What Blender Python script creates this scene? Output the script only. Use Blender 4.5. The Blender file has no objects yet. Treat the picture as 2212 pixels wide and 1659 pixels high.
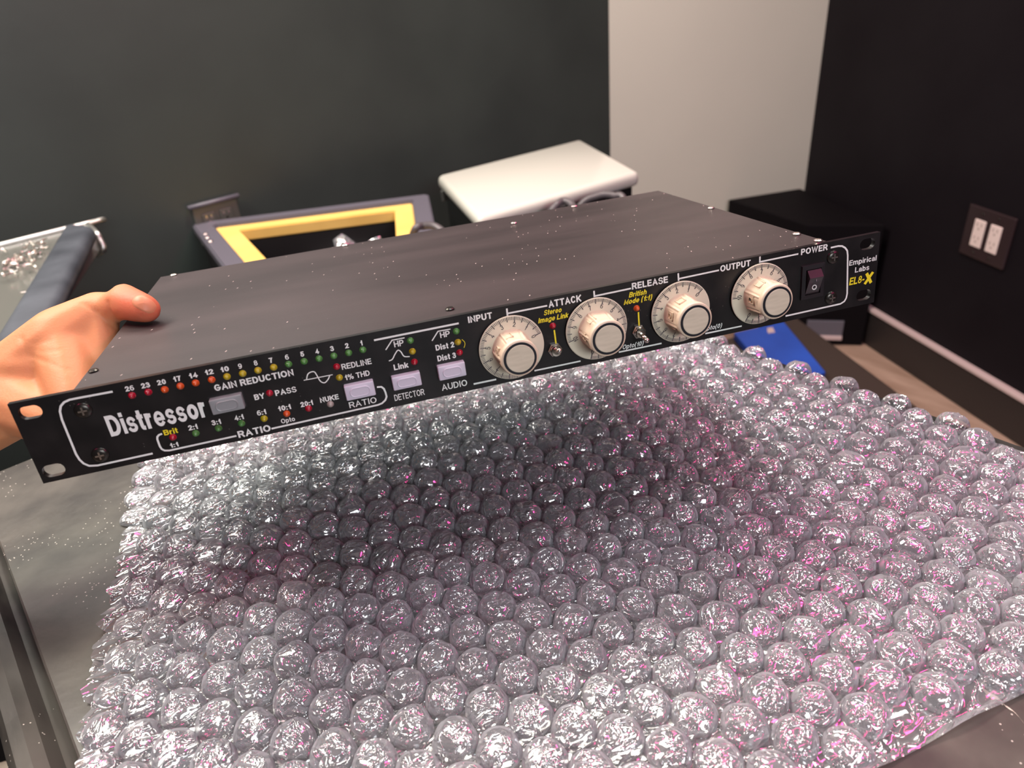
import bpy, bmesh, math, random
import numpy as np
from mathutils import Vector, Matrix
random.seed(7); RNG = np.random.RandomState(11)
SC = bpy.context.scene; COL = SC.collection

# ---------------------------------------------------------------- camera (frame 2212 x 1659, f = 1540 px)
FPX = 1540.0
W = np.array([[0.74637909, -0.38916854, 0.53987601], [-0.66071748, -0.33601194, 0.67122901], [-0.07981643, -0.85769681, -0.50792274]])
EYE = np.array([0, 0, 1.10])
cd = bpy.data.cameras.new('camera'); cam = bpy.data.objects.new('camera', cd); COL.objects.link(cam)
cam.matrix_world = Matrix([[W[0][0], -W[0][1], -W[0][2], 0], [W[1][0], -W[1][1], -W[1][2], 0], [W[2][0], -W[2][1], -W[2][2], 1.10], [0, 0, 0, 1]])
cd.sensor_width = 36; cd.sensor_fit = 'HORIZONTAL'; cd.lens = FPX / 2212 * 36; cd.clip_start = .02; cd.clip_end = 50
cd.dof.use_dof = True; cd.dof.focus_distance = .44; cd.dof.aperture_fstop = 9.0
SC.camera = cam

# ---------------------------------------------------------------- world, lights, exposure
SC.view_settings.view_transform = 'Standard'; SC.view_settings.look = 'None'
SC.view_settings.gamma = 1; SC.view_settings.use_curve_mapping = False
SC.view_settings.exposure = 0.12
wd = bpy.data.worlds.new('world'); SC.world = wd; wd.use_nodes = True
wd.node_tree.nodes['Background'].inputs[0].default_value = (.9, .8, .85, 1)
wd.node_tree.nodes['Background'].inputs[1].default_value = .05
SC.cycles.transparent_max_bounces = 24
SC.cycles.max_bounces = 8
SC.cycles.caustics_reflective = False; SC.cycles.caustics_refractive = False

def area(name, loc, target, sx, sy, power, col):
    l = bpy.data.lights.new(name, 'AREA'); l.shape = 'RECTANGLE'; l.size = sx; l.size_y = sy; l.energy = power; l.color = col
    o = bpy.data.objects.new(name, l); COL.objects.link(o); o.location = loc
    o.rotation_euler = (Vector(target) - Vector(loc)).to_track_quat('-Z', 'Y').to_euler()
    return o
area('ceiling_panel_back_left', (-.37, 1.25, 2.25), (.2, .4, .8), .7, .3, 30, (1, .98, .84))
area('ceiling_panel_cool', (.42, .17, 2.45), (.3, .25, .8), .28, .16, 5, (.80, .94, 1.0))
area('ceiling_panel_back', (.95, 1.0, 2.45), (.8, .9, .8), .5, .22, 22, (1, .96, .82))
area('ceiling_panel_right', (1.1, -.35, 2.45), (.5, .3, .8), .35, .2, 7, (1, .90, .86))
area('front_fill_behind', (-.5, -1.9, 1.75), (.15, .3, .9), 1.0, .5, 30, (.92, .96, 1.0))  # added fill from behind the camera, brightens the front of the rack unit
area('wall_light_bar', (.15, 1.40, 1.72), (.3, .2, .7), 1.2, .10, 10, (1, .98, .90))
for i, (p, s, w_) in enumerate((((1.05, -.9, 1.75), (.8, .045), 6), ((-.62, .75, 2.1), (.6, .045), 4.2), ((1.45, .45, 2.2), (.05, .8), 5.5), ((.55, 1.38, 2.3), (.8, .03), 3.6))):
    area('pink_light_strip', p, (.3, .3, .78), s[0], s[1], w_, (1, .05, .30))

# ---------------------------------------------------------------- pixel helpers (photograph pixel -> point on a plane of the place)
def ray(u, v): return W @ np.array([u - 1106, v - 829.5, FPX])
def at(u, v, z):
    r = ray(u, v); return EYE + r * ((z - EYE[2]) / r[2])
def aty(u, v, y):
    r = ray(u, v); return EYE + r * (y / r[1])
RW = np.array([[0.8985836788398796, 0.4368611452229046, 0.041227562581906546], [-0.4387031019600399, 0.8924100325527811, 0.10556477693081973], [0.009325258879510134, -0.11294544520135869, 0.9935574296200013]])
TW = np.array([0.215020896261158, 0.2736674601406211, 0.8959761759235612])
RO = RW.T @ (EYE - TW)                      # the eye in the rack unit's own frame
def rk_z(u, v, z):
    d = RW.T @ ray(u, v); return RO + d * ((z - RO[2]) / d[2])
def rk_y(u, v, y=0.0):
    d = RW.T @ ray(u, v); return RO + d * ((y - RO[1]) / d[1])
CR = {'A': (0, 560, 3.318), 'B': (400, 640, 3.3515), 'C': (980, 560, 3.8138), 'D': (1400, 480, 4.0963)}
def PX(c, x, y): a, b, s = CR[c]; return x / s + a, y / s + b
def M(c, x, y, yy=0.0):                     # crop pixel -> (x, z) on the front panel
    p = rk_y(*PX(c, x, y), yy); return np.array([p[0], p[2]])

# ---------------------------------------------------------------- materials
def mat(name, col, rough=.5, metal=0, spec=.5, **k):
    m = bpy.data.materials.new(name); m.use_nodes = True
    b = m.node_tree.nodes['Principled BSDF']
    b.inputs['Base Color'].default_value = (*col, 1); b.inputs['Roughness'].default_value = rough
    b.inputs['Metallic'].default_value = metal; b.inputs['Specular IOR Level'].default_value = spec
    for kk, v in k.items(): b.inputs[kk.replace('_', ' ')].default_value = v
    return m
def nd(m, t, **k):
    n = m.node_tree.nodes.new(t)
    for a, v in k.items(): setattr(n, a, v)
    return n
def noise_col(m, scale, c1, c2, lo=.35, hi=.65, detail=6, sx=(1, 1, 1), rough_var=None, bump=0, bscale=None, voro=None):
    """procedural variation between two colours, optional bump"""
    T = m.node_tree; b = T.nodes['Principled BSDF']
    tc = nd(m, 'ShaderNodeTexCoord'); mp = nd(m, 'ShaderNodeMapping'); mp.inputs['Scale'].default_value = sx
    T.links.new(tc.outputs['Object'], mp.inputs[0])
    n = nd(m, 'ShaderNodeTexNoise'); n.inputs['Scale'].default_value = scale; n.inputs['Detail'].default_value = detail
    T.links.new(mp.outputs[0], n.inputs['Vector'])
    r = nd(m, 'ShaderNodeValToRGB'); r.color_ramp.elements[0].position = lo; r.color_ramp.elements[1].position = hi
    r.color_ramp.elements[0].color = (*c1, 1); r.color_ramp.elements[1].color = (*c2, 1)
    T.links.new(n.outputs[0], r.inputs[0]); T.links.new(r.outputs[0], b.inputs['Base Color'])
    if bump:
        n2 = nd(m, 'ShaderNodeTexNoise'); n2.inputs['Scale'].default_value = bscale or scale * 4; n2.inputs['Detail'].default_value = 4
        T.links.new(mp.outputs[0], n2.inputs['Vector'])
        bp = nd(m, 'ShaderNodeBump'); bp.inputs['Strength'].default_value = bump; bp.inputs['Distance'].default_value = .001
        T.links.new(n2.outputs[0], bp.inputs['Height']); T.links.new(bp.outputs[0], b.inputs['Normal'])
    return r, mp
def specks(m, r, scale, thr, col, stretch=(1, 1, 1), rot=0, mask_scale=20, mask=.55):
    """sparse small chips / scratches over ramp r: voronoi dots gated by a noise mask"""
    T = m.node_tree; b = T.nodes['Principled BSDF']
    tc = nd(m, 'ShaderNodeTexCoord'); m1 = nd(m, 'ShaderNodeMapping'); m1.inputs['Rotation'].default_value = (0, 0, rot)
    mp = nd(m, 'ShaderNodeMapping'); mp.inputs['Scale'].default_value = stretch
    T.links.new(tc.outputs['Object'], m1.inputs[0]); T.links.new(m1.outputs[0], mp.inputs[0])
    v = nd(m, 'ShaderNodeTexVoronoi'); v.inputs['Scale'].default_value = scale; T.links.new(mp.outputs[0], v.inputs['Vector'])
    lt = nd(m, 'ShaderNodeMath', operation='LESS_THAN'); lt.inputs[1].default_value = thr; T.links.new(v.outputs['Distance'], lt.inputs[0])
    n = nd(m, 'ShaderNodeTexNoise'); n.inputs['Scale'].default_value = mask_scale; T.links.new(tc.outputs['Object'], n.inputs['Vector'])
    gt = nd(m, 'ShaderNodeMath', operation='GREATER_THAN'); gt.inputs[1].default_value = mask; T.links.new(n.outputs[0], gt.inputs[0])
    sp = nd(m, 'ShaderNodeSeparateColor'); T.links.new(v.outputs['Color'], sp.inputs[0])
    g2 = nd(m, 'ShaderNodeMath', operation='GREATER_THAN'); g2.inputs[1].default_value = .62; T.links.new(sp.outputs[0], g2.inputs[0])
    mu = nd(m, 'ShaderNodeMath', operation='MULTIPLY'); T.links.new(lt.outputs[0], mu.inputs[0]); T.links.new(gt.outputs[0], mu.inputs[1])
    mu2 = nd(m, 'ShaderNodeMath', operation='MULTIPLY'); T.links.new(mu.outputs[0], mu2.inputs[0]); T.links.new(g2.outputs[0], mu2.inputs[1])
    mx = nd(m, 'ShaderNodeMix', data_type='RGBA'); T.links.new(mu2.outputs[0], mx.inputs[0])
    src = b.inputs['Base Color'].links[0].from_socket
    T.links.new(src, mx.inputs[6]); mx.inputs[7].default_value = (*col, 1); T.links.new(mx.outputs[2], b.inputs['Base Color'])

m_wall = mat('dark_wall_paint', (.04, .047, .043), .42, spec=.35); noise_col(m_wall, 3, (.037, .046, .042), (.048, .060, .054), bump=.12, bscale=45)
m_wallr = mat('shaded_wall_paint', (.01, .008, .01), .6, spec=.12); noise_col(m_wallr, 3, (.007, .005, .007), (.010, .008, .010), bump=.08, bscale=60)  # same dark wall paint, with the right wall's shade put into the colour
m_white = mat('white_wall_paint', (.5, .48, .42), .6, spec=.2); noise_col(m_white, 2, (.53, .52, .45), (.56, .55, .475), bump=.05, bscale=60)
m_ceil = mat('ceiling_paint', (.35, .33, .31), .8)
m_floor = mat('wood_floor', (.4, .28, .2), .55); noise_col(m_floor, 5, (.28, .185, .13), (.46, .33, .25), .3, .7, sx=(5, 1, 1), bump=.05)
m_seam = mat('floor_seam', (.16, .10, .07), .7)
m_base = mat('black_baseboard', (.02, .016, .016), .45); m_cap = mat('baseboard_cap', (.55, .43, .42), .4)
m_panel = mat('black_panel', (.010, .009, .009), .36, spec=.45)
r_, _ = noise_col(m_panel, 60, (.006, .0055, .006), (.016, .014, .014), .4, .75); specks(m_panel, r_, 520, .10, (.16, .14, .13), (1, 1, 1), mask_scale=25, mask=.58)
m_lid = mat('black_chassis', (.03, .022, .024), .42, spec=.5)
r_, _ = noise_col(m_lid, 14, (.022, .016, .017), (.046, .034, .035), .35, .75, sx=(.5, 2.2, 1), bump=.05, bscale=500)
specks(m_lid, r_, 330, .11, (.42, .34, .32), (1, .3, 1), rot=.35, mask_scale=16, mask=.50)
m_print = mat('white_print', (.82, .83, .80), .5); m_yel = mat('yellow_print', (.85, .70, .02), .5)
m_cream = mat('cream_plastic', (.70, .56, .42), .38, spec=.4, Subsurface_Weight=.0)
m_dial = mat('dial_plastic', (.66, .60, .47), .42); m_face = mat('brushed_cream', (.62, .57, .43), .45)
noise_col(m_face, 400, (.57, .52, .39), (.67, .61, .47), sx=(.15, 1, 1))
m_ink = mat('dark_ink', (.03, .02, .04), .5); m_ring = mat('black_ring', (.012, .014, .02), .35)
m_steel = mat('nickel', (.62, .58, .52), .22, 1); m_scr = mat('black_screw', (.05, .045, .04), .3, .8); m_bright = mat('bright_screw', (.75, .68, .62), .3, 1)
m_btn = mat('lilac_white_button', (.62, .58, .68), .4); m_btng = mat('grey_button', (.27, .28, .29), .4)
m_rock = mat('black_rocker', (.02, .018, .02), .3); m_corner = mat('flat_black', (.004, .003, .004), .7, spec=.1); m_hole = mat('inner_black', (.004, .004, .004), .6)
LED = {'r': mat('red_led', (.35, .005, .02), .15, spec=.8), 'o': mat('orange_led', (.60, .08, .01), .15, spec=.8), 'y': mat('yellow_led', (.42, .33, .01), .15, spec=.8),
       'g': mat('green_led', (.07, .22, .05), .15, spec=.8), 'w': mat('clear_led', (.35, .30, .27), .15, spec=.8)}
m_skin = mat('skin', (.78, .36, .19), .5, spec=.2, Subsurface_Weight=.25, Subsurface_Scale=.006)
m_skin.node_tree.nodes['Principled BSDF'].inputs['Subsurface Radius'].default_value = (1, .3, .15)
m_nail = mat('nail', (.64, .24, .13), .45, spec=.3)
m_bench = mat('bench_laminate', (.10, .09, .08), .42, spec=.4)
r_, _ = noise_col(m_bench, 16, (.036, .032, .029), (.105, .098, .083), .38, .66, detail=12, bump=.15, bscale=150); specks(m_bench, r_, 420, .2, (.5, .47, .42), mask_scale=14, mask=.53)
m_edge = mat('bench_edging', (.10, .10, .09), .45); r_, _ = noise_col(m_edge, 30, (.018, .018, .017), (.085, .082, .07), .35, .65, sx=(1, .35, 1), bump=.2); specks(m_edge, r_, 300, .15, (.6, .57, .5), mask_scale=20, mask=.55)
m_chip = mat('bare_patch', (.72, .64, .54), .7)
m_blk = mat('black_plastic', (.012, .011, .012), .4); m_blkg = mat('gloss_black', (.012, .012, .012), .12); m_lidw = mat('white_lid', (.60, .61, .54), .18, spec=.5)
m_brown = mat('brown_black_case', (.045, .032, .026), .5); m_blue = mat('blue_cover', (.02, .075, .42), .5); noise_col(m_blue, 8, (.018, .065, .36), (.022, .085, .46))
m_greyrim = mat('grey_rim', (.11, .105, .13), .4); m_yband = mat('yellow_band', (.80, .52, .14), .5); noise_col(m_yband, 12, (.76, .49, .13), (.84, .56, .16))
m_bol = mat('slate_padding', (.055, .065, .08), .45); noise_col(m_bol, 10, (.035, .042, .052), (.10, .115, .135), .35, .75, bump=.2)
m_tray = mat('grey_tray', (.13, .135, .12), .22); m_chrome = mat('chrome_trim', (.78, .79, .74), .38, 1)
m_plate = mat('dark_bronze_plate', (.03, .018, .02), .25); m_sock = mat('white_socket', (.78, .64, .60), .4); m_slot = mat('socket_slot', (.35, .26, .24), .6)
m_beige = mat('beige_fabric', (.42, .37, .31), .9); m_cable = mat('grey_cable', (.09, .08, .085), .4)
m_platew = mat('olive_plate', (.10, .10, .085), .3)
# plastic film: clear, glossy, slightly milky, crumpled
def film(name, haze, gloss, bscale, bstr):
    m = bpy.data.materials.new(name); m.use_nodes = True; T = m.node_tree; T.nodes.clear()
    out = nd(m, 'ShaderNodeOutputMaterial')
    tc = nd(m, 'ShaderNodeTexCoord'); oi = nd(m, 'ShaderNodeObjectInfo')
    sc = nd(m, 'ShaderNodeVectorMath', operation='SCALE'); sc.inputs[0].default_value = (3, 5, 7); T.links.new(oi.outputs['Random'], sc.inputs['Scale'])
    ad = nd(m, 'ShaderNodeVectorMath', operation='ADD'); T.links.new(tc.outputs['Object'], ad.inputs[0]); T.links.new(sc.outputs[0], ad.inputs[1])
    n0 = nd(m, 'ShaderNodeTexNoise'); n0.inputs['Scale'].default_value = bscale * .5; n0.inputs['Detail'].default_value = 1; T.links.new(ad.outputs[0], n0.inputs['Vector'])
    mv = nd(m, 'ShaderNodeMix', data_type='VECTOR'); mv.inputs[0].default_value = .012; T.links.new(ad.outputs[0], mv.inputs[4]); T.links.new(n0.outputs[1], mv.inputs[5])
    mp = nd(m, 'ShaderNodeMapping'); mp.inputs['Scale'].default_value = (.42, 1, .8); T.links.new(mv.outputs[1], mp.inputs[0])
    n1 = nd(m, 'ShaderNodeTexNoise'); n1.inputs['Scale'].default_value = bscale; n1.inputs['Detail'].default_value = 1.5; n1.inputs['Roughness'].default_value = .45; T.links.new(mp.outputs[0], n1.inputs['Vector'])
    s1 = nd(m, 'ShaderNodeMath', operation='SUBTRACT'); s1.inputs[1].default_value = .5; T.links.new(n1.outputs[0], s1.inputs[0])
    a1 = nd(m, 'ShaderNodeMath', operation='ABSOLUTE'); T.links.new(s1.outputs[0], a1.inputs[0])
    r1 = nd(m, 'ShaderNodeMapRange'); r1.interpolation_type = 'SMOOTHSTEP'; T.links.new(a1.outputs[0], r1.inputs[0]); r1.inputs[1].default_value = 0; r1.inputs[2].default_value = .075; r1.inputs[3].default_value = 1; r1.inputs[4].default_value = 0
    ma = nd(m, 'ShaderNodeMath', operation='MULTIPLY_ADD'); T.links.new(n1.outputs[0], ma.inputs[0]); ma.inputs[1].default_value = 1.6; T.links.new(r1.outputs[0], ma.inputs[2])
    bp = nd(m, 'ShaderNodeBump'); bp.inputs['Strength'].default_value = bstr; bp.inputs['Distance'].default_value = .0010; T.links.new(ma.outputs[0], bp.inputs['Height'])
    g = nd(m, 'ShaderNodeBsdfGlossy'); g.inputs['Roughness'].default_value = .11; g.inputs['Color'].default_value = (1, 1, 1, 1); T.links.new(bp.outputs[0], g.inputs['Normal'])
    tr = nd(m, 'ShaderNodeBsdfTransparent'); tr.inputs['Color'].default_value = (.97, .97, .98, 1)
    df = nd(m, 'ShaderNodeBsdfDiffuse'); df.inputs['Color'].default_value = (.80, .84, .90, 1); T.links.new(bp.outputs[0], df.inputs['Normal'])
    tl = nd(m, 'ShaderNodeBsdfTranslucent'); tl.inputs['Color'].default_value = (.80, .84, .90, 1)
    lw = nd(m, 'ShaderNodeLayerWeight'); lw.inputs['Blend'].default_value = .28
    h1 = nd(m, 'ShaderNodeMixShader'); h1.inputs[0].default_value = .35; T.links.new(df.outputs[0], h1.inputs[1]); T.links.new(tl.outputs[0], h1.inputs[2])
    hz = nd(m, 'ShaderNodeMapRange'); T.links.new(lw.outputs['Facing'], hz.inputs[0]); hz.inputs[3].default_value = haze; hz.inputs[4].default_value = min(1, haze * 6)
    m1 = nd(m, 'ShaderNodeMixShader'); T.links.new(hz.outputs[0], m1.inputs[0]); T.links.new(tr.outputs[0], m1.inputs[1]); T.links.new(h1.outputs[0], m1.inputs[2])
    gz = nd(m, 'ShaderNodeMapRange'); T.links.new(lw.outputs['Fresnel'], gz.inputs[0]); gz.inputs[3].default_value = gloss; gz.inputs[4].default_value = .75
    m2 = nd(m, 'ShaderNodeMixShader'); T.links.new(gz.outputs[0], m2.inputs[0]); T.links.new(m1.outputs[0], m2.inputs[1]); T.links.new(g.outputs[0], m2.inputs[2])
    T.links.new(m2.outputs[0], out.inputs[0]); return m
m_film = film('bubble_film', .18, .24, 170, .8)
m_sheet = film('flat_film', .16, .34, 150, .9)

# ---------------------------------------------------------------- object helpers
def tag(o, label=None, cat=None, group=None, kind=None):
    for k, v in (('label', label), ('category', cat), ('group', group), ('kind', kind)):
        if v: o[k] = v
    return o
def link(name, me, m=None, parent=None, loc=None, smooth=False):
    o = bpy.data.objects.new(name, me); COL.objects.link(o)
    if m is not None and me is not None: me.materials.clear(); me.materials.append(m)
    if parent: o.parent = parent
    if loc is not None: o.location = loc
    if smooth: me.polygons.foreach_set('use_smooth', [True] * len(me.polygons))
    return o
def empty(name, loc=(0, 0, 0), label=None, cat=None, group=None, parent=None):
    o = bpy.data.objects.new(name, None); COL.objects.link(o); o.location = loc; o.empty_display_size = .02
    if parent: o.parent = parent
    return tag(o, label, cat, group)
def tomesh(bm, name='m'):
    bmesh.ops.recalc_face_normals(bm, faces=bm.faces); me = bpy.data.meshes.new(name); bm.to_mesh(me); bm.free(); return me
def bm_prism(bm, pts, z0, z1, bev=0, seg=2):
    lo = [bm.verts.new((p[0], p[1], z0)) for p in pts]; hi = [bm.verts.new((p[0], p[1], z1)) for p in pts]
    n = len(pts); fs = [bm.faces.new(lo[::-1]), bm.faces.new(hi)] + [bm.faces.new((lo[i], lo[(i + 1) % n], hi[(i + 1) % n], hi[i])) for i in range(n)]
    if bev:
        es = set(e for f in fs for e in f.edges)
        bmesh.ops.bevel(bm, geom=list(es), offset=bev, segments=seg, profile=.5, affect='EDGES')
def prism(pts, z0, z1, bev=0, seg=2):
    bm = bmesh.new(); bm_prism(bm, pts, z0, z1, bev, seg); return tomesh(bm)
def rect(x0, x1, y0, y1): return [(x0, y0), (x1, y0), (x1, y1), (x0, y1)]
def box(x0, x1, y0, y1, z0, z1, bev=0, seg=2): return prism(rect(x0, x1, y0, y1), z0, z1, bev, seg)
def lathe(prof, n=48, axis='y', c=(0, 0, 0), caps=True):
    """revolve (r, h) pairs; axis y means h runs towards -y (out of the panel)"""
    bm = bmesh.new(); rings = []
    for r, h in prof:
        ring = []
        for i in range(n):
            a = 2 * math.pi * i / n; x, z = r * math.cos(a), r * math.sin(a)
            ring.append(bm.verts.new((c[0] + x, c[1] - h, c[2] + z) if axis == 'y' else (c[0] + x, c[1] + z, c[2] + h)))
        rings.append(ring)
    for a, b in zip(rings, rings[1:]):
        for i in range(n): bm.faces.new((a[i], a[(i + 1) % n], b[(i + 1) % n], b[i]))
    if caps:
        for rg in (rings[0], rings[-1]): bm.faces.new(rg)
    return tomesh(bm)
def tube(pts, r, n=8, closed=False):
    bm = bmesh.new(); pts = [Vector(p) for p in pts]; rings = []
    up = Vector((0, 0, 1))
    for i, p in enumerate(pts):
        a = pts[max(0, i - 1)]; b = pts[min(len(pts) - 1, i + 1)]; d = (b - a).normalized()
        s = d.cross(up); s = s.normalized() if s.length > 1e-4 else Vector((1, 0, 0)); t = s.cross(d)
        rings.append([bm.verts.new(p + r * (math.cos(2 * math.pi * k / n) * s + math.sin(2 * math.pi * k / n) * t)) for k in range(n)])
    for a, b in zip(rings, rings[1:]):
        for k in range(n): bm.faces.new((a[k], a[(k + 1) % n], b[(k + 1) % n], b[k]))
    bm.faces.new(rings[0]); bm.faces.new(rings[-1]); return tomesh(bm)
def spline(pts, k=6):
    P = [np.array(p, float) for p in pts]; P = [2 * P[0] - P[1]] + P + [2 * P[-1] - P[-2]]; out = []
    for i in range(1, len(P) - 2):
        for j in range(k):
            t = j / k; a, b, c, d = P[i - 1:i + 3]
            out.append(.5 * ((2 * b) + (c - a) * t + (2 * a - 5 * b + 4 * c - d) * t * t + (-a + 3 * b - 3 * c + d) * t ** 3))
    out.append(P[-2]); return out

# ---------------------------------------------------------------- the room
CEIL = 2.62
K1 = np.array([1.657, 1.485]); K2 = np.array([2.262, 1.168]); RD = np.array([-.467, -.884]); K3 = K2 + RD * 4.0
def wall(name, p, q, m, th=.1):
    d = np.array(q) - np.array(p); d = d / np.linalg.norm(d); n = np.array([-d[1], d[0]])
    return tag(link(name, prism([p, q, np.array(q) + n * th, np.array(p) + n * th], 0, CEIL), m), kind='structure')
wall('wall_back', K1, (-2.2, 1.485), m_wall, -.1)
wall('wall_corner', K2, K1, m_white, -.1)
wall('wall_right', K3, K2, m_wallr, -.1)
wall('wall_left', (-2.2, 1.485), (-2.2, -2.4), m_wall, -.1)
wall('wall_front', (-2.2, -2.4), K3, m_wall, -.1)
room = [(-2.2, -2.4), tuple(K3), tuple(K2), tuple(K1), (-2.2, 1.485)]
tag(link('ceiling', prism(room, CEIL, CEIL + .05), m_ceil), kind='structure')
fl = tag(link('floor', prism(room, -.05, 0), m_floor), kind='structure')
bd = RD / np.linalg.norm(RD); bn = np.array([bd[1], -bd[0]]);  bn = bn if bn @ (-K2) > 0 else -bn
def board(name, p, q, n, h0, h1, t0, m):
    p, q, n = map(np.array, (p, q, n)); return tag(link(name, prism([p + n * .0005, q + n * .0005, q + n * t0, p + n * t0], h0, h1, .002, 1), m), kind='structure')
board('baseboard_right', K3, K2 - 0, bn, 0, .108, .016, m_base)
board('trim_1', K3, K2 - 0, bn, .1085, .120, .020, m_cap)
cn = np.array([K1[1] - K2[1], K2[0] - K1[0]]); cn = cn / np.linalg.norm(cn); cn = cn if cn @ (-K2) > 0 else -cn
board('baseboard_corner', K1, K2, cn, 0, .108, .016, m_base)
board('baseboard_back', (-2.2, 1.485), K1 - np.array([.02, 0]), (0, -1), 0, .108, .016, m_base)

# outlet on the right wall
def wall_right_pt(u, v):
    r = ray(u, v); n = np.array([bn[0], bn[1], 0]); k = n @ np.array([K2[0], K2[1], 0]) ; t = (k - n @ EYE) / (n @ r); return EYE + r * t
oc = wall_right_pt(2135, 510)
ox = Vector((-bd[0], -bd[1], 0)) * -1      # along the wall towards the right of the picture
oy = Vector((bn[0], bn[1], 0)); oz = Vector((0, 0, 1))
MR = Matrix([[ox[0], -oy[0], 0, oc[0]], [ox[1], -oy[1], 0, oc[1]], [0, 0, 1, oc[2]], [0, 0, 0, 1]])
e = empty('wall_outlet', label='dark two-gang wall outlet with two pinkish white sockets on the right wall', cat='outlet'); e.matrix_world = MR
link('cover_plate', box(-.068, .068, -.007, 0, -.062, .062, .0025), m_plate, e)
for sx in (-.0235, .0235):
    s = link('socket', box(sx - .0165, sx + .0165, -.0095, -.006, -.0335, .0335, .002), m_sock, e)
    for sz in (.018, -.014):
        bm = bmesh.new()
        for dx, dz, hw, hh in ((-.006, .004, .0011, .0035), (.006, .004, .0011, .0035), (0, -.006, .002, .002)):
            bm_prism(bm, rect(sx + dx - hw, sx + dx + hw, -.0101, -.0094), sz + dz - hh, sz + dz + hh)
        link('slots', tomesh(bm), m_slot, s)
for sx, sz in ((-.0235, .048), (.0235, .048), (-.0235, -.048), (.0235, -.048)):
    link('screw', lathe([(.0025, 0), (.003, .0076), (.002, .0086)], 12, c=(sx, 0, sz)), m_scr, e)
# outlet on the dark back wall
oc = aty(470, 472, 1.485)
e = empty('wall_outlet', (oc[0], 1.485, oc[2]), 'dull olive outlet plate on the dark back wall, above the yellow-lined bin', 'outlet')
link('cover_plate', box(-.046, .046, -.006, 0, -.045, .036, .002), m_platew, e)
link('top_bar', tube([(-.052, -.008, .036), (.052, -.008, .036)], .0045, 10), m_greyrim, e, smooth=True)
for sx in (-.018, .018):
    s = link('socket', box(sx - .013, sx + .013, -.0085, -.005, -.034, .018, .002), m_platew, e)
    bm = bmesh.new()
    for sz in (.006, -.018):
        for dx, dz, hw, hh in ((-.005, .004, .0012, .0035), (.005, .004, .0012, .0035), (0, -.005, .002, .002)):
            bm_prism(bm, rect(sx + dx - hw, sx + dx + hw, -.0092, -.0084), sz + dz - hh, sz + dz + hh)
    link('slots', tomesh(bm), m_steel, s)

# ---------------------------------------------------------------- background things
# cabinet with a white lid
q = [at(943, 378, .72), at(1255, 299, .72), at(1383, 370, .72), at(1031, 470, .72)]; q = [p[:2] for p in q][::-1]
cq = sum(q) / 4
e = empty('cabinet', (cq[0], cq[1], 0), 'gloss black cabinet with a rounded white lid against the dark wall', 'cabinet')
ins = [(cq + (p - cq) * .93) - cq for p in q]
link('body', prism(ins, 0, .70, .004), m_blkg, e)
link('lid', prism([p - cq for p in q], .69, .72, .013, 5), m_lidw, e, smooth=True)
lf = np.array(ins[3]); link('hinge', box(-.006, .006, -.004, .004, .665, .689, .002), m_chrome, e, loc=(lf[0] - .006, lf[1] - .002, 0))
link('door', prism([np.array(ins[0]) * 1.012 + np.array((.012, 0)), np.array(ins[1]) * 1.0 + np.array((-.012, 0)) + 0, np.array(ins[1]) + np.array((-.012, -.008)), np.array(ins[0]) + np.array((.012, -.008))], .06, .66, .002), m_blkg, e)
# open bin with yellow lining
Z = .70
o_ = [at(u, v, Z)[:2] for u, v in ((412, 482), (925, 418))]
dx = o_[1] - o_[0]; left = at(482, 575, Z)[:2] - o_[0]; left = left / np.linalg.norm(left) * .46; right = at(936, 470, Z)[:2] - o_[1]
ld = left
right = right / np.linalg.norm(right) * .42
outer = [o_[0], o_[1], o_[1] + right, o_[0] + ld]; cq = sum(outer) / 4; outer = [p - cq for p in outer]
e = empty('storage_bin', (cq[0], cq[1], 0), 'open grey-rimmed bin with a yellow lining, beside the white-lidded cabinet', 'bin')
def ring(poly, k0, k1, z0, z1, bev=0):
    bm = bmesh.new(); n = len(poly); V = [[bm.verts.new((p[0] * k, p[1] * k, z)) for p in poly] for k, z in ((k0, z0), (k0, z1), (k1, z1), (k1, z0))]
    for a in range(4):
        A, B = V[a], V[(a + 1) % 4]
        for i in range(n): bm.faces.new((A[i], A[(i + 1) % n], B[(i + 1) % n], B[i]))
    if bev:
        bmesh.ops.bevel(bm, geom=[e for e in bm.edges], offset=bev, segments=2, affect='EDGES')
    return tomesh(bm)
def inset(poly, d):
    out = []; n = len(poly); c = sum(poly) / n
    for i in range(n):
        a, b, cc = poly[i - 1], poly[i], poly[(i + 1) % n]
        u = (a - b) / np.linalg.norm(a - b); w = (cc - b) / np.linalg.norm(cc - b); s = abs(u[0] * w[1] - u[1] * w[0]); out.append(b + (u + w) * d / s)
    return out
def ring2(pa, pb, z0, z1, bev=0):
    bm = bmesh.new(); n = len(pa); V = [[bm.verts.new((p[0], p[1], z)) for p in P] for P, z in ((pa, z0), (pa, z1), (pb, z1), (pb, z0))]
    for a in range(4):
        A, B = V[a], V[(a + 1) % 4]
        for i in range(n): bm.faces.new((A[i], A[(i + 1) % n], B[(i + 1) % n], B[i]))
    if bev: bmesh.ops.bevel(bm, geom=list(bm.edges), offset=bev, segments=2, affect='EDGES')
    return tomesh(bm)
i1 = inset(outer, .035); i2 = inset(outer, .072)
link('rim', ring2(outer, i1, Z - .02, Z, .003), m_greyrim, e)
link('lining', ring2(i1, i2, Z - .028, Z - .006, .002), m_yband, e)
link('bin_wall', ring2(inset(outer, .010), i2, .02, Z - .03), m_blk, e)
link('bin_floor', prism([p * .9 for p in outer], 0, .45), m_blk, e)
for u, v in ((455, 523), (444, 507), (448, 515)):
    p = at(u, v, Z)[:2] - cq; link('rivet', lathe([(.004, 0), (.0045, .003), (.003, .004)], 12, 'z', (p[0], p[1], Z - .001)), m_bright, e)
bc = e
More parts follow.
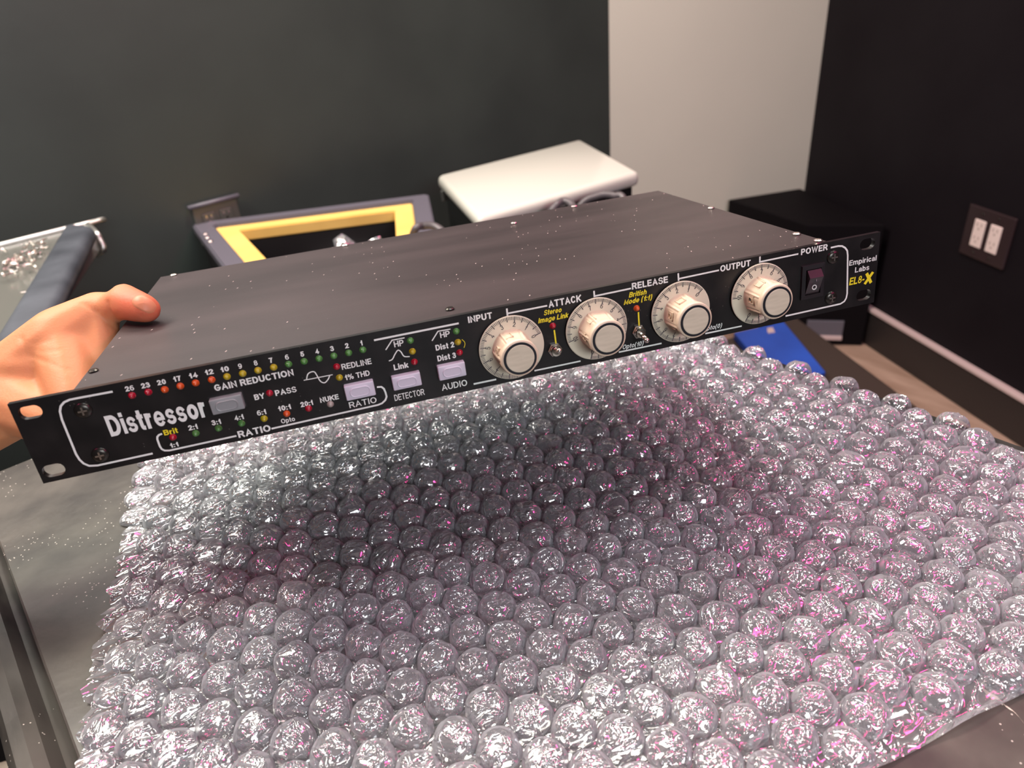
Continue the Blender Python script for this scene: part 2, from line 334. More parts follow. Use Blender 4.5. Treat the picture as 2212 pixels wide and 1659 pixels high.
# crumpled clear bag in the bin
bm = bmesh.new(); bmesh.ops.create_icosphere(bm, subdivisions=4, radius=1)
for v in bm.verts:
    n = v.co.normalized(); s = 1 + .25 * math.sin(9 * n.x + 4 * n.y) * math.cos(7 * n.y - 5 * n.z) + .12 * math.sin(23 * n.x * n.y + 9 * n.z)
    v.co = Vector((n.x * .13 * s, n.y * .07 * s, n.z * .10 * s))
pb = at(790, 560, .60)
me = tomesh(bm); b_ = link('plastic_bag', me, m_sheet, loc=(pb[0], pb[1], .535), smooth=True); tag(b_, 'crumpled clear plastic bag inside the yellow-lined bin', 'bag')
# cables in front of the cabinet
stand = empty('equipment_stand', (0, 0, 0), 'low black stand between the bench and the white-lidded cabinet', 'stand')
sx0, sy0 = .80, .70
link('top', box(sx0 - .14, sx0 + .22, sy0 - .06, sy0 + .10, .575, .59, .003), m_blk, stand)
for a in (-.12, .20):
    for b in (-.045, .085): link('leg', box(sx0 + a - .012, sx0 + a + .012, sy0 + b - .012, sy0 + b + .012, 0, .575), m_blk, stand)
def cable(pxs, z, label, sink=None):
    P = [at(u, v, zz) for (u, v, zz) in pxs]
    o = link('cable', tube(spline(P, 8), .0065, 10), m_cable, smooth=True); return tag(o, label, 'cable')
cable([(1150, 560, 0.597), (1185, 470, 0.700), (1199, 446, 0.720), (1217, 434, 0.725), (1236, 444, 0.720), (1250, 480, 0.700), (1270, 600, 0.597)], 0, 'small grey cable loop rising in front of the cabinet, behind the rack unit')
cable([(1200, 560, 0.612), (1250, 450, 0.700), (1290, 424, 0.720), (1325, 423, 0.720), (1350, 440, 0.710), (1370, 600, 0.612)], 0, 'wider grey cable loop under the right end of the white lid')
cable([(880, 600, 0.597), (893, 505, 0.720), (916, 488, 0.730), (948, 494, 0.730), (985, 540, 0.700), (1020, 640, 0.597)], 0, 'grey cable looping over the near right corner of the yellow-lined bin')

# tray table with a padded side and screws
ZT = .78
e = empty('tray_table', (0, 0, 0), 'grey tray table with a bright metal lip at the left, against the dark wall', 'table')
L0 = at(0, 527, ZT)[:2]; L1 = at(152, 489, ZT)[:2]; ux = (L1 - L0) / np.linalg.norm(L1 - L0)
Rb = at(206, 498, ZT)[:2]; Rf = at(30, 742, ZT)[:2]; vy = (Rf - Rb) / np.linalg.norm(Rf - Rb)
farL = L0 - ux * .5
pts = [farL, L1, Rb, Rf + vy * .12, Rf + vy * .12 - ux * .6]
link('top', prism(pts[::-1], ZT - .03, ZT - .004, .002), m_tray, e)
link('metal_lip', tube(spline([(*farL, ZT - .002), (*L1, ZT - .002), (*at(186, 485, ZT)[:2], ZT - .002), (*at(206, 497, ZT)[:2], ZT - .004), (*at(214, 512, ZT - .01)[:2], ZT - .012), (*at(219, 527, ZT - .02)[:2], ZT - .03), (*at(203, 545, ZT - .035)[:2], ZT - .04)], 5), .0045, 8), m_chrome, e, smooth=True)
for p in ((farL + ux * .05 + vy * .06), (farL + ux * .05 + vy * .4), (L1 + vy * .12 - ux * .06), (L1 + vy * .5 - ux * .08)):
    link('leg', box(-.015, .015, -.015, .015, 0, ZT - .03), m_blk, e, loc=(p[0], p[1], 0))
a0, a1 = at(146, 492, ZT + .012)[:2], at(207, 500, ZT + .012)[:2]; b0, b1 = at(0, 733, ZT + .012)[:2], at(60, 745, ZT + .012)[:2]
b1 = a1 + (b0 - a0); dv = (b0 - a0) / np.linalg.norm(b0 - a0) * .1
o = link('padded_armrest', prism([a0, a1, b1 + dv, b0 + dv], ZT - .0035, ZT + .023, .012, 4), m_bol, smooth=True)
tag(o, 'slate padded armrest strip lying along the right side of the tray table', 'padding')
bm = bmesh.new()
def screw_mesh():
    bm = bmesh.new()
    bmesh.ops.create_cone(bm, cap_ends=True, segments=8, radius1=.0012, radius2=.0009, depth=.009, matrix=Matrix.Rotation(math.pi / 2, 4, 'Y'))
    bmesh.ops.create_cone(bm, cap_ends=True, segments=10, radius1=.0026, radius2=.0018, depth=.0022, matrix=Matrix.Translation((-.0052, 0, 0)) @ Matrix.Rotation(math.pi / 2, 4, 'Y'))
    return tomesh(bm)
sm = screw_mesh(); sm.materials.append(m_bright)
def screw_at(u, v, z, label, group=None):
    p = at(u, v, z); o = bpy.data.objects.new('machine_screw', sm); COL.objects.link(o); o.location = p; o.scale = (.85,) * 3
    o.rotation_euler = (random.uniform(-.3, .3), random.uniform(-.3, .5), random.uniform(0, 6.3)); return tag(o, label, 'screw', group)
for k in range(75):
    t = random.random(); a = random.uniform(-1, 1); u = 8 + 92 * t; v = 583 - 55 * t + a * (22 - 9 * abs(t - .6)) ; 
    screw_at(u, v, ZT + .0025 + random.random() * .006, 'small bright machine screw in the loose pile on the grey tray', 'loose screws on the tray')
screw_at(78, 580, ZT + .002, 'single bright screw just in front of the pile, beside the padded strip')
screw_at(52, 631, ZT + .002, 'lone bright screw nearest the hand on the grey tray')
screw_at(10, 542, ZT + .002, 'stray screw behind the pile, near the metal lip')

# black corner speaker-like cabinet
fp = [(1.998, 1.285), (1.915, .965), (2.035, .80), (2.225, 1.165)]
cq = np.mean(fp, axis=0)
e = empty('floor_cabinet', (cq[0], cq[1], 0), 'black cabinet standing on the floor in the corner by the white wall', 'cabinet')
link('body', prism([np.array(p) - cq for p in fp], 0, .385, .004), m_corner, e)
A_, B_ = np.array(fp[1]) - cq, np.array(fp[2]) - cq; dd = (B_ - A_) / np.linalg.norm(B_ - A_); nn = np.array([-abs(dd[1]), -abs(dd[0])]); nn = nn / np.linalg.norm(nn)
s0, s1 = A_ + dd * .035, A_ + dd * .14
link('vent_panel', prism([s0, s1, s1 + nn * .006, s0 + nn * .006], .035, .085, .001), m_greyrim, e)
link('vent_ledge', prism([s0, s1, s1 + nn * .012, s0 + nn * .012], .022, .036, .002), m_cap, e)
# low case with blue cover
fp = [(1.20, 1.02), (1.715, .862), (1.42, .34), (1.02, .52)]; cq = np.mean(fp, axis=0)
e = empty('equipment_case', (cq[0], cq[1], 0), 'brown-black low case on the floor beyond the bench, right', 'case')
link('body', prism([np.array(p) - cq for p in fp], 0, .165, .004), m_blk, e); link('lid', prism([np.array(p) - cq for p in fp], .167, .20, .006), m_brown, e)
bq = [at(1585, 718, .222)[:2], at(1693, 694, .222)[:2], at(1784, 803, .222)[:2], at(1700, 850, .222)[:2]]
cq2 = sum(bq) / 4
e = empty('binder', (cq2[0], cq2[1], .2), 'blue flat box lying on the low case, seen under the rack unit', 'box')
link('cover', prism([p - cq2 for p in bq[::-1]], .0005, .022, .003), m_blue, e)
p = at(1664, 712, .2235)[:2] - cq2; link('paper_label', prism([p + np.array(v) for v in ((-.02, -.006), (-.004, -.016), (.018, .004), (.006, .012), (-.008, .004))], .022, .0225), m_cap, e)
# dark sheet standing in for the floor shade left of the bench, and beige cushion
tag(link('floor_shade', box(-1.3, 1.02, -.3, 1.40, 0, .006, .002), m_blk), 'black sheet standing in for shade on the floor under and around the bench', 'shade')
p = at(0, 1659, .45)
bm = bmesh.new(); bmesh.ops.create_icosphere(bm, subdivisions=4, radius=1)
for v in bm.verts:
    c = v.co; f_ = lambda t, e: math.copysign(abs(t) ** e, t); v.co = Vector((f_(c.x, .6) * .20, f_(c.y, .6) * .20, f_(c.z, .6) * .05 + .004 * math.sin(30 * c.x) * c.y))
st = empty('upholstered_stool', (p[0] - .155, p[1] - .14, 0), 'beige upholstered stool below the bench at the lower left corner', 'stool')
link('seat', tomesh(bm), m_beige, st, (0, 0, .41), smooth=True)
for a in (-1, 1):
    for b in (-1, 1): link('leg', box(a * .13 - .012, a * .13 + .012, b * .13 - .012, b * .13 + .012, 0.006, .37), m_blk, st)
pp = at(74, 1555, .30)
tag(link('bottle', lathe([(.012, 0), (.014, .01), (.014, .055), (.007, .07), (.007, .08)], 20, 'z'), m_beige, loc=(pp[0] - .012, pp[1], .006), smooth=True), 'small beige bottle on the dark floor left of the bench', 'bottle')

# ---------------------------------------------------------------- bench
BZ = .766; X0, X1, Y0, Y1 = -.044, .530, -.10, .665
e = empty('workbench', (.243, .28, 0), 'worn dark laminate bench under the bubble wrap', 'bench')
def off(o): o.location = (-.243, -.28, 0); return o
off(link('bench_top', box(X0, X1, Y0, Y1, BZ - .03, BZ, .0015), m_bench, e))
prof = [(-.0, -.022), (-.0, -.010), (-.006, -.007), (-.011, .001), (-.017, .004), (-.024, .002), (-.029, -.006), (-.030, -.030), (-.0, -.032)]
def extr_y(prof, y0, y1, x, m, name, flip=1):
    bm = bmesh.new(); R_ = []
    N = 40
    for k in range(N + 1):
        y = y0 + (y1 - y0) * k / N; R_.append([bm.verts.new((x + flip * a, y, BZ + b + .0004 * math.sin(k * 1.7))) for a, b in prof])
    for A, B in zip(R_, R_[1:]):
        for i in range(len(prof)): bm.faces.new((A[i], A[(i + 1) % len(prof)], B[(i + 1) % len(prof)], B[i]))
    bm.faces.new(R_[0]); bm.faces.new(R_[-1]); return off(link(name, tomesh(bm), m, e, smooth=False))
extr_y(prof, Y0, Y1, X0 - .0004, m_edge, 'edging'); extr_y(prof, Y0, Y1, X1 + .0004, m_edge, 'edging', -.3)
off(link('cabinet_body', box(X0 + .03, X1 - .03, Y0 + .03, Y1 - .03, .006, BZ - .031, .004), m_blk, e))
# bare worn streak near the right front corner
bm = bmesh.new(); cl = [(1895, 1055), (1950, 1085), (2010, 1110), (2060, 1165), (2120, 1205), (2170, 1255), (2230, 1330), (2300, 1400)]
cl = [at(x / 3.687 + 1612, y / 3.687 + 1209, BZ) for x, y in cl]; wd_ = [.0035, .0055, .0025, .0022, .0012, .0018, .0016, .001]; up_, dn_ = [], []
cs = spline(cl, 5)
for i, p in enumerate(cs):
    w_ = np.interp(i / 5, range(8), wd_) * random.uniform(.5, 1.15) * .5
    up_.append(bm.verts.new((p[0] + w_ * .7, p[1] + w_, BZ + .0003))); dn_.append(bm.verts.new((p[0] - w_ * .7, p[1] - w_, BZ + .0003)))
for i in range(len(up_) - 1): bm.faces.new((up_[i], up_[i + 1], dn_[i + 1], dn_[i]))
off(link('bare_patch', tomesh(bm), m_chip, e))['label'] = 'cream bare streak where the dark surface has chipped'

# ---------------------------------------------------------------- bubble wrap
bw = empty('bubble_wrap', (.24, .28, BZ), 'sheet of clear large-bubble wrap spread over the dark bench', 'bubble wrap')
def xl(y):   # left boundary
    if y > .315: return np.interp(y, [.315, .397, .471, .545, .60], [-.043, -.010, .024, .055, .088])
    if y > .17: return -.043
    return (0.328 - (y - .02) * (.098 / .035))
def xr(y):
    if y > .395: return np.interp(y, [.395, .60], [.53, .088])
    return .533
VA = np.array([.01202, -.0200]); VB = np.array([-.01135, -.0222])
def crinkle_bubble(seed, flat=1.0):
    r = np.random.RandomState(seed); n, k = 60, 26; R = .01175; H = (.0092 + r.rand() * .0012) * flat
    V = []; F = []
    lines = [(r.uniform(-1, 1, 2) * .8 * R, r.uniform(0, math.pi), r.uniform(.25, .9) * R, r.uniform(.0003, .0012) * (1 if r.rand() < .65 else -1), r.uniform(.0006, .0018)) for _ in range(13)]
    th0 = r.uniform(0, math.pi)
    fam = [(r.uniform(-.9, .9) * R, r.uniform(.3, .7) * R) for _ in range(9)]
    dent = r.uniform(-.5, .5, 2) * R; dd_ = r.uniform(0, .0022)
    nz = [(r.uniform(150, 420, 2), r.uniform(0, 6.3), r.uniform(.0001, .0003)) for _ in range(4)]
    def hgt(x, y):
        q = min(1, math.hypot(x, y) / R); h = H * (1 - q ** 3.2) ** .62
        edge = 1 - q ** 6
        for c, a, L, am, w in lines:
            dx, dy = x - c[0], y - c[1]; t = dx * math.cos(a) + dy * math.sin(a); s = -dx * math.sin(a) + dy * math.cos(a)
            if abs(t) < L: h += am * max(0, 1 - abs(s) / w) * (1 - abs(t) / L) * edge
        for o_, L in fam:
            s = -x * math.sin(th0) + y * math.cos(th0) - o_; t = x * math.cos(th0) + y * math.sin(th0)
            if abs(t) < L: h += .00035 * max(0, 1 - abs(s) / .0006) * (1 - abs(t) / L) * edge
        h -= dd_ * math.exp(-((x - dent[0]) ** 2 + (y - dent[1]) ** 2) / (.0035 ** 2))
        for kv, ph, am in nz: h += am * math.sin(kv[0] * x + kv[1] * y + ph) * edge
        return h
    ph = r.uniform(0, 6.3); wob = lambda a: 1 + .03 * math.sin(3 * a + ph) + .02 * math.sin(5 * a + 2 * ph)
    V.append((0, 0, hgt(0, 0)))
    for j in range(1, k + 1):
        q = (j / k) ** .75
        for i in range(n):
            a = 2 * math.pi * i / n; rr = R * q
            x, y = rr * math.cos(a), rr * math.sin(a); z = hgt(x, y) if j < k else 0
            V.append((x * wob(a), y * wob(a), max(0, z)))
    for i in range(n): F.append((0, 1 + i, 1 + (i + 1) % n))
    for j in range(k - 1):
        b = 1 + j * n
        for i in range(n): F.append((b + i, b + n + i, b + n + (i + 1) % n, b + (i + 1) % n))
    return V, F
variants = []
for s in range(14):
    V, F = crinkle_bubble(100 + s); me = bpy.data.meshes.new('bubble'); me.from_pydata(V, [], F); me.materials.append(m_film)
    me.polygons.foreach_set('use_smooth', [True] * len(me.polygons)); variants.append((me, V, F))
cents = []
for i in range(-40, 40):
    for j in range(-40, 40):
        c = np.array([.112, .3055]) + i * VA + j * VB + RNG.uniform(-.0006, .0006, 2)
        if c[1] > .598 or c[1] < -.05: continue
        l_, r__ = xl(c[1]), xr(c[1])
        if c[0] < l_ - .002 or c[0] > r__ + .004: continue
        lim = .6 - (c[0] - .088) * .45
        if c[1] > lim: continue
        if c[1] < .02 - (c[0] - .328) * .357 + .006: continue
        d = np.linalg.norm(np.array([c[0], c[1], BZ]) - EYE)
        q = W.T @ (np.array([c[0], c[1], BZ]) - EYE); u, v = q[:2] / q[2] * FPX + (1106, 829.5)
        inview = -60 < u < 2270 and -60 < v < 1720
        cents.append((0 if inview else 1, d, c, min(c[0] - l_, .05)))
cents.sort(key=lambda t: (t[0], t[1]))
SV, SF = [], []
for n_, (iv, d, c, el) in enumerate(cents):
    me, V, F = variants[RNG.randint(14)]; a = RNG.uniform(0, 6.28)
    sz = 1.0 if el > .014 else RNG.uniform(.35, .75); s = RNG.uniform(.97, 1.03) if el > .014 else RNG.uniform(.9, 1.05)
    if RNG.rand() < .05: sz = .6
    if n_ < 300:
        o = bpy.data.objects.new('bubble', me); COL.objects.link(o); o.parent = bw
        o.location = (c[0] - .24, c[1] - .28, .0012); o.rotation_euler = (RNG.uniform(-.05, .05), RNG.uniform(-.05, .05), a); o.scale = (s, s, sz)
    else:
        b = len(SV); ca, sa = math.cos(a) * s, math.sin(a) * s
        SV += [(c[0] - .24 + x * ca - y * sa, c[1] - .28 + x * sa + y * ca, .0012 + z * sz) for x, y, z in V]; SF += [tuple(i + b for i in f) for f in F]
me = bpy.data.meshes.new('bubble_field'); me.from_pydata(SV, [], SF)
tag(link('bubble_field', me, m_film, bw, smooth=True), 'farther bubbles of the same sheet', kind='stuff')
# backing film with ragged left edge
ys = np.arange(-.055, .598, .0035); NX = 150; V, F = [], []
for a, y in enumerate(ys):
    l_, r__ = xl(y) - .006 + RNG.uniform(-.004, .003), xr(y) + .003 + RNG.uniform(-.001, .001)
    if y < .10: l_ = max(-.043, .328 - (y - .02) * (.098 / .035) - .012) 
    l_ = max(l_, -.046)
    for k in range(NX + 1):
        t = k / NX; x = l_ + (r__ - l_) * t
        lift = .0011 + .0006 * math.sin(x * 310 + y * 150) * math.sin(y * 290 - x * 90) + (.004 * max(0, 1 - t * 22) * (.5 + .5 * math.sin(y * 260)) if t < .05 else 0)
        V.append((x - .24, y - .28, max(.0004, lift)))
    if a:
        b = (a - 1) * (NX + 1)
        for k in range(NX): F.append((b + k, b + k + 1, b + k + NX + 2, b + k + NX + 1))
me = bpy.data.meshes.new('film'); me.from_pydata(V, [], F); link('backing_film', me, m_sheet, bw, smooth=True)

# ---------------------------------------------------------------- the rack unit
rack = empty('rack_unit', label='black one-space rack compressor with cream knobs held in the air by a hand', cat='audio unit')
rack.matrix_world = Matrix([[*RW[0], TW[0]], [*RW[1], TW[1]], [*RW[2], TW[2]], [0, 0, 0, 1]])
PT = .003
def curve_mesh(polys, th):
    cu = bpy.data.curves.new('c', 'CURVE'); cu.dimensions = '2D'; cu.fill_mode = 'BOTH'; cu.extrude = th / 2
    for P in polys:
        s = cu.splines.new('POLY'); s.points.add(len(P) - 1); s.use_cyclic_u = True
        for pt, p in zip(s.points, P): pt.co = (p[0], p[1], 0, 1)
    o = bpy.data.objects.new('c', cu); COL.objects.link(o); dg = bpy.context.evaluated_depsgraph_get()
    me = bpy.data.meshes.new_from_object(o.evaluated_get(dg)); bpy.data.objects.remove(o); bpy.data.curves.remove(cu); return me
def to_panel(me, y, cx=0, cz=0, sx=1, sz=1, shear=0):
    """flat xy mesh -> panel xz plane; its +z thickness goes out of the panel (-y)"""
    for v in me.vertices:
        x, zz, t = v.co; v.co = (cx + (x + shear * zz) * sx, y - t, cz + zz * sz)
def slot_poly(cx, cz, w, h, n=10):
    r = h / 2; P = []
    for k in range(n + 1): a = -math.pi / 2 + math.pi * k / n; P.append((cx + w / 2 - r + r * math.cos(a), cz + r * math.sin(a)))
    for k in range(n + 1): a = math.pi / 2 + math.pi * k / n; P.append((cx - w / 2 + r + r * math.cos(a), cz + r * math.sin(a)))
    return P
H = .0446
TL = M('A', 20 * 3.318, (873 - 560) * 3.318); 
sl = []
for c, x, y in (('A', 217, 1098), ('A', 385, 1513), ('D', 1942, 193), ('D', 1908, 645)):
    p = M(c, x, y); sl.append(p)
polys = [[(-.2413, 0), (.2413, 0), (.2413, H), (-.2413, H)]] + [slot_poly(p[0], p[1], .0105, .0068) for p in sl]
me = curve_mesh(polys, PT); to_panel(me, PT / 2); pan = link('front_panel', me, m_panel, rack)
CHX0, CHX1, CHD = -.2135, .2075, .2345
# chassis: lid + body
bm = bmesh.new(); bm_prism(bm, rect(CHX0 + .0008, CHX1 - .0008, PT + .0002, CHD), .0012, .0425, .0006, 1)
link('chassis', tomesh(bm), m_blk, rack)
link('lid', box(CHX0, CHX1, PT + .0002, CHD + .0006, .0426, .0442, .0005, 1), m_lid, rack)
for u, v in ((972, 669), (1730, 505), (1794, 517), (200, 803), (379, 590), (745, 530), (1545, 449), (1240, 447), (1110, 483)):
    p = rk_z(u, v, .0442); 
    x_ = min(max(p[0], CHX0 + .004), CHX1 - .004); y_ = min(max(p[1], .007), CHD - .003)
    link('lid_screw', lathe([(.0022, 0), (.0026, .0007), (.0018, .0013), (.0006, .0014)], 14, 'z', (x_, y_, .0442)), m_scr if (u, v) in ((972, 669), (200, 803)) else m_bright, rack)

# text: a heavy sans drawn from strokes. Each glyph: box width, height, y offset, strokes in unit coordinates of the box
def AR(cx, cy, rx, ry, a0, a1, n=14): return [(cx + rx * math.cos(math.radians(a0 + (a1 - a0) * k / n)), cy + ry * math.sin(math.radians(a0 + (a1 - a0) * k / n))) for k in range(n + 1)]
XH = .745
G = {
 'A': (.74, 1, 0, [[(0, 0), (.5, 1), (1, 0)], [(.2, .30), (.8, .30)]]),
 'B': (.66, 1, 0, [[(0, 0), (0, 1)], [(0, 1)] + AR(.62, .775, .34, .225, 90, -90) + [(0, .55)], [(0, .55)] + AR(.66, .275, .34, .275, 90, -90) + [(0, 0)]]),
 'C': (.70, 1, 0, [AR(.5, .5, .5, .5, 48, 312, 22)]),
 'D': (.68, 1, 0, [[(0, 0), (0, 1)] + AR(.42, .5, .58, .5, 90, -90, 18) + [(0, 0)]]),
 'E': (.60, 1, 0, [[(1, 1), (0, 1), (0, 0), (1, 0)], [(0, .52), (.92, .52)]]),
 'G': (.74, 1, 0, [AR(.5, .5, .5, .5, 50, 330, 24) + [(1, .45), (.58, .45)]]),
 'H': (.66, 1, 0, [[(0, 0), (0, 1)], [(1, 0), (1, 1)], [(0, .52), (1, .52)]]),
 'I': (.20, 1, 0, [[(.5, 0), (.5, 1)]]),
 'K': (.70, 1, 0, [[(0, 0), (0, 1)], [(1, 1), (0, .35)], [(.35, .58), (1, 0)]]),
 'L': (.58, 1, 0, [[(0, 1), (0, 0), (1, 0)]]),
 'M': (.78, 1, 0, [[(0, 0), (0, 1), (.5, .12), (1, 1), (1, 0)]]),
 'N': (.68, 1, 0, [[(0, 0), (0, 1), (1, 0), (1, 1)]]),
 'O': (.78, 1, 0, [AR(.5, .5, .5, .5, 90, 450, 28)]),
 'P': (.62, 1, 0, [[(0, 0), (0, 1)] + AR(.6, .72, .4, .28, 90, -90) + [(0, .44)]]),
 'R': (.68, 1, 0, [[(0, 0), (0, 1)] + AR(.6, .74, .36, .26, 90, -90) + [(0, .48)], [(.5, .48), (.66, .40), (1, 0)]]),
 'S': (.64, 1, 0, [AR(.5, .75, .46, .25, 20, 262, 16) + AR(.5, .25, .5, .27, 78, -162, 16)]),
 'T': (.66, 1, 0, [[(0, 1), (1, 1)], [(.5, 1), (.5, 0)]]),
 'U': (.68, 1, 0, [[(0, 1)] + AR(.5, .36, .5, .36, 180, 360) + [(1, 1)]]),
 'W': (.98, 1, 0, [[(0, 1), (.26, 0), (.5, 1), (.74, 0), (1, 1)]]),
 'X': (.72, 1, 0, [[(0, 0), (1, 1)], [(0, 1), (1, 0)]]),
 'Y': (.70, 1, 0, [[(0, 1), (.5, .44), (1, 1)], [(.5, .44), (.5, 0)]]),
 'a': (.54, XH, 0, [AR(.5, .62, .44, .38, 160, 90, 5) + AR(.55, .68, .38, .32, 90, 0, 6) + [(.95, .12), (1, 0)], [(.93, .55), (.35, .50)] + AR(.35, .25, .35, .25, 90, 300, 10) + [(.93, .22)]]),
 'b': (.58, 1, 0, [[(0, 0), (0, 1)], AR(.5, .335, .5, .345, 180, -180, 22)]),
 'c': (.55, XH, 0, [AR(.5, .5, .5, .5, 42, 318, 18)]),
 'd': (.58, 1, 0, [[(1, 0), (1, 1)], AR(.5, .335, .5, .345, 0, 360, 22)]),
 'e': (.58, XH, 0, [[(0, .48), (1, .48)] + AR(.5, .5, .5, .5, 0, 312, 22)]),
 'g': (.58, XH + .24, -.24, [AR(.5, .63, .5, .37, 0, 360, 22), [(1, 1), (1, .2)] + AR(.5, .2, .5, .2, 0, -150, 10)]),
 'h': (.56, 1, 0, [[(0, 0), (0, 1)], AR(.5, .43, .5, .27, 180, 0) + [(1, 0)]]),
 'i': (.19, 1, 0, [[(.5, 0), (.5, .68)], [(.5, 1.02), (.5, 1.03)]]),
 'k': (.56, 1, 0, [[(0, 0), (0, 1)], [(.95, .7), (.05, .22)], [(.4, .42), (1, 0)]]),
 'l': (.19, 1, 0, [[(.5, 0), (.5, 1)]]),
 'm': (.88, XH, 0, [[(0, 0), (0, 1)], AR(.25, .66, .25, .34, 180, 0) + [(.5, 0)], AR(.75, .66, .25, .34, 180, 0) + [(1, 0)]]),
 'n': (.56, XH, 0, [[(0, 0), (0, 1)], AR(.5, .6, .5, .4, 180, 0) + [(1, 0)]]),
 'o': (.60, XH, 0, [AR(.5, .5, .5, .5, 90, 450, 24)]),
 'p': (.58, XH + .24, -.24, [[(0, 0), (0, 1)], AR(.5, .63, .5, .37, 180, -180, 22)]),
 'r': (.38, XH, 0, [[(0, 0), (0, 1)], AR(.75, .42, .72, .55, 175, 82, 8)]),
 's': (.52, XH, 0, [AR(.5, .74, .44, .26, 25, 262, 14) + AR(.5, .25, .5, .26, 78, -155, 14)]),
 't': (.34, .95, 0, [[(.42, 1.02), (.42, .2)] + AR(.85, .2, .43, .2, 180, 275, 6), [(0, .74), (1, .74)]]),
 '0': (.56, 1, 0, [AR(.5, .5, .5, .5, 90, 450, 24)]),
 '1': (.40, 1, 0, [[(.9, 0), (.9, 1)], [(.9, .90), (.5, .70), (.25, .64)]]),
 '2': (.56, 1, 0, [AR(.5, .72, .48, .28, 165, -25, 12) + [(.03, .02), (0, 0), (1, 0)]]),
 '3': (.56, 1, 0, [AR(.46, .77, .44, .23, 155, -85, 12) + AR(.46, .27, .52, .27, 88, -160, 14)]),
 '4': (.58, 1, 0, [[(.74, 0), (.74, 1), (0, .27), (1.05, .27)]]),
 '5': (.56, 1, 0, [[(.92, 1), (.18, 1), (.06, .50)] + AR(.48, .31, .52, .31, 120, -155, 14)]),
 '6': (.56, 1, 0, [AR(.5, .31, .5, .31, 90, 450, 20), AR(.62, .5, .62, .5, 62, 190, 10)]),
 '7': (.54, 1, 0, [[(0, 1), (1, 1), (.62, .6), (.38, 0)]]),
 '8': (.57, 1, 0, [AR(.5, .76, .43, .24, 90, 450, 20), AR(.5, .27, .5, .27, 90, 450, 20)]),
 '9': (.56, 1, 0, [AR(.5, .69, .5, .31, 90, 450, 20), AR(.38, .5, .62, .5, -118, 10, 10)]),
 ':': (.19, 1, 0, [[(.5, 0.02), (.5, .03)], [(.5, .62), (.5, .63)]]),
 '-': (.34, 1, 0, [[(0, .36), (1, .36)]]),
 '(': (.33, 1.28, -.22, [AR(1.3, .5, 1.3, .55, 118, 242, 10)]), ')': (.33, 1.28, -.22, [AR(-.3, .5, 1.3, .55, 62, -62, 10)]),
 '%': (.92, 1, 0, [[(.72, 1.02), (.28, -.02)], AR(.16, .76, .15, .24, 90, 450, 14), AR(.84, .24, .15, .24, 90, 450, 14)]),
}
def glyph_quads(s, wt, gap=.09):
    """list of flat quads (4 xy points) for a string with cap height 1; returns quads and total width"""
    Q = []; x = 0
    for ch in s:
        if ch == ' ': x += .30; continue
        gw, gh, gy, strokes = G[ch]; w = wt * (.82 if ch in 'aeg8%69sS' else 1)
        bw, bh = max(gw - w, 0), gh - w
        for st in strokes:
            P = [np.array([x + w / 2 + p[0] * bw if gw > .22 else x + gw / 2, gy + w / 2 + p[1] * bh]) for p in st]
            P2 = [P[0]]
            for p in P[1:]:
                if np.linalg.norm(p - P2[-1]) > 1e-4: P2.append(p)
            P = P2; closed = np.linalg.norm(P[0] - P[-1]) < 1e-3; n = len(P)
            if not closed:     # square ends reach the box edge
                for a, b in ((0, 1), (-1, -2)):
                    d = P[a] - P[b]; P[a] = P[a] + d / np.linalg.norm(d) * w / 2
            L, R_ = [], []
            for i in range(n):
                if closed: d1 = P[i] - P[i - 1 if i else n - 2]; d2 = P[(i + 1) if i < n - 1 else 1] - P[i]
                else: d1 = P[i] - P[i - 1] if i else P[1] - P[0]; d2 = P[i + 1] - P[i] if i < n - 1 else P[i] - P[i - 1]
                d1, d2 = d1 / np.linalg.norm(d1), d2 / np.linalg.norm(d2); d = d1 + d2; dn = np.linalg.norm(d); d = d / dn if dn > 1e-3 else d1
                k = min(1 / max(d @ d1, .3), 1.9); nn_ = np.array([-d[1], d[0]]) * w / 2 * k; L.append(P[i] + nn_); R_.append(P[i] - nn_)
            for i in range(n - 1): Q.append((L[i], L[i + 1], R_[i + 1], R_[i]))
        x += gw + gap
    return Q, x - gap
def put_text(s, cx, cz, w, h, m=m_print, bold=.2, shear=0, name='lettering', parent=None, y=-.0001, label=None):
    Q, tw = glyph_quads(s, bold); V, F = [], []; kx = w / (tw + shear * 1.0) if w else h
    for iq, q in enumerate(Q):
        b = len(V)
        for p in q[::-1]: V.append((cx + (p[0] + shear * p[1] - (tw + shear) / 2) * kx, y - iq * 1e-6 - .00002, cz + (p[1] - .5) * h))
        F.append((b, b + 1, b + 2, b + 3))
    me = bpy.data.meshes.new(name); me.from_pydata(V, [], F)
    o = link(name, me, m, parent or rack); o['label'] = label or ('%s print reading %s' % ('yellow' if m is m_yel else 'white', s)); return o
def T(c, s, x, y, w, h, m=m_print, bold=.2, shear=0):
    """centre, width along the baseline and cap height, in crop pixels"""
    sl_ = -.203 if c in 'CD' else -.208
    a = M(c, x - w / 2, y - sl_ * w / 2 * 1); b = M(c, x + w / 2, y + sl_ * w / 2); t = M(c, x, y - h / 2); u = M(c, x, y + h / 2); p = M(c, x, y)
    put_text(s, p[0], p[1], abs(b[0] - a[0]), abs(t[1] - u[1]), m, bold, shear)
nums = [('26', 'A', 928, 925), ('23', 'A', 1043, 903), ('20', 'A', 1157, 880), ('17', 'A', 1268, 856), ('14', 'A', 1384, 832), ('12', 'A', 1498, 808)]
nums += [(s, 'B', x, y) for s, x, y in (('10', 285, 527), ('9', 397, 505), ('8', 510, 482), ('7', 620, 463), ('6', 736, 440), ('5', 847, 418), ('4', 955, 398), ('3', 1063, 378), ('2', 1170, 357), ('1', 1275, 338))]
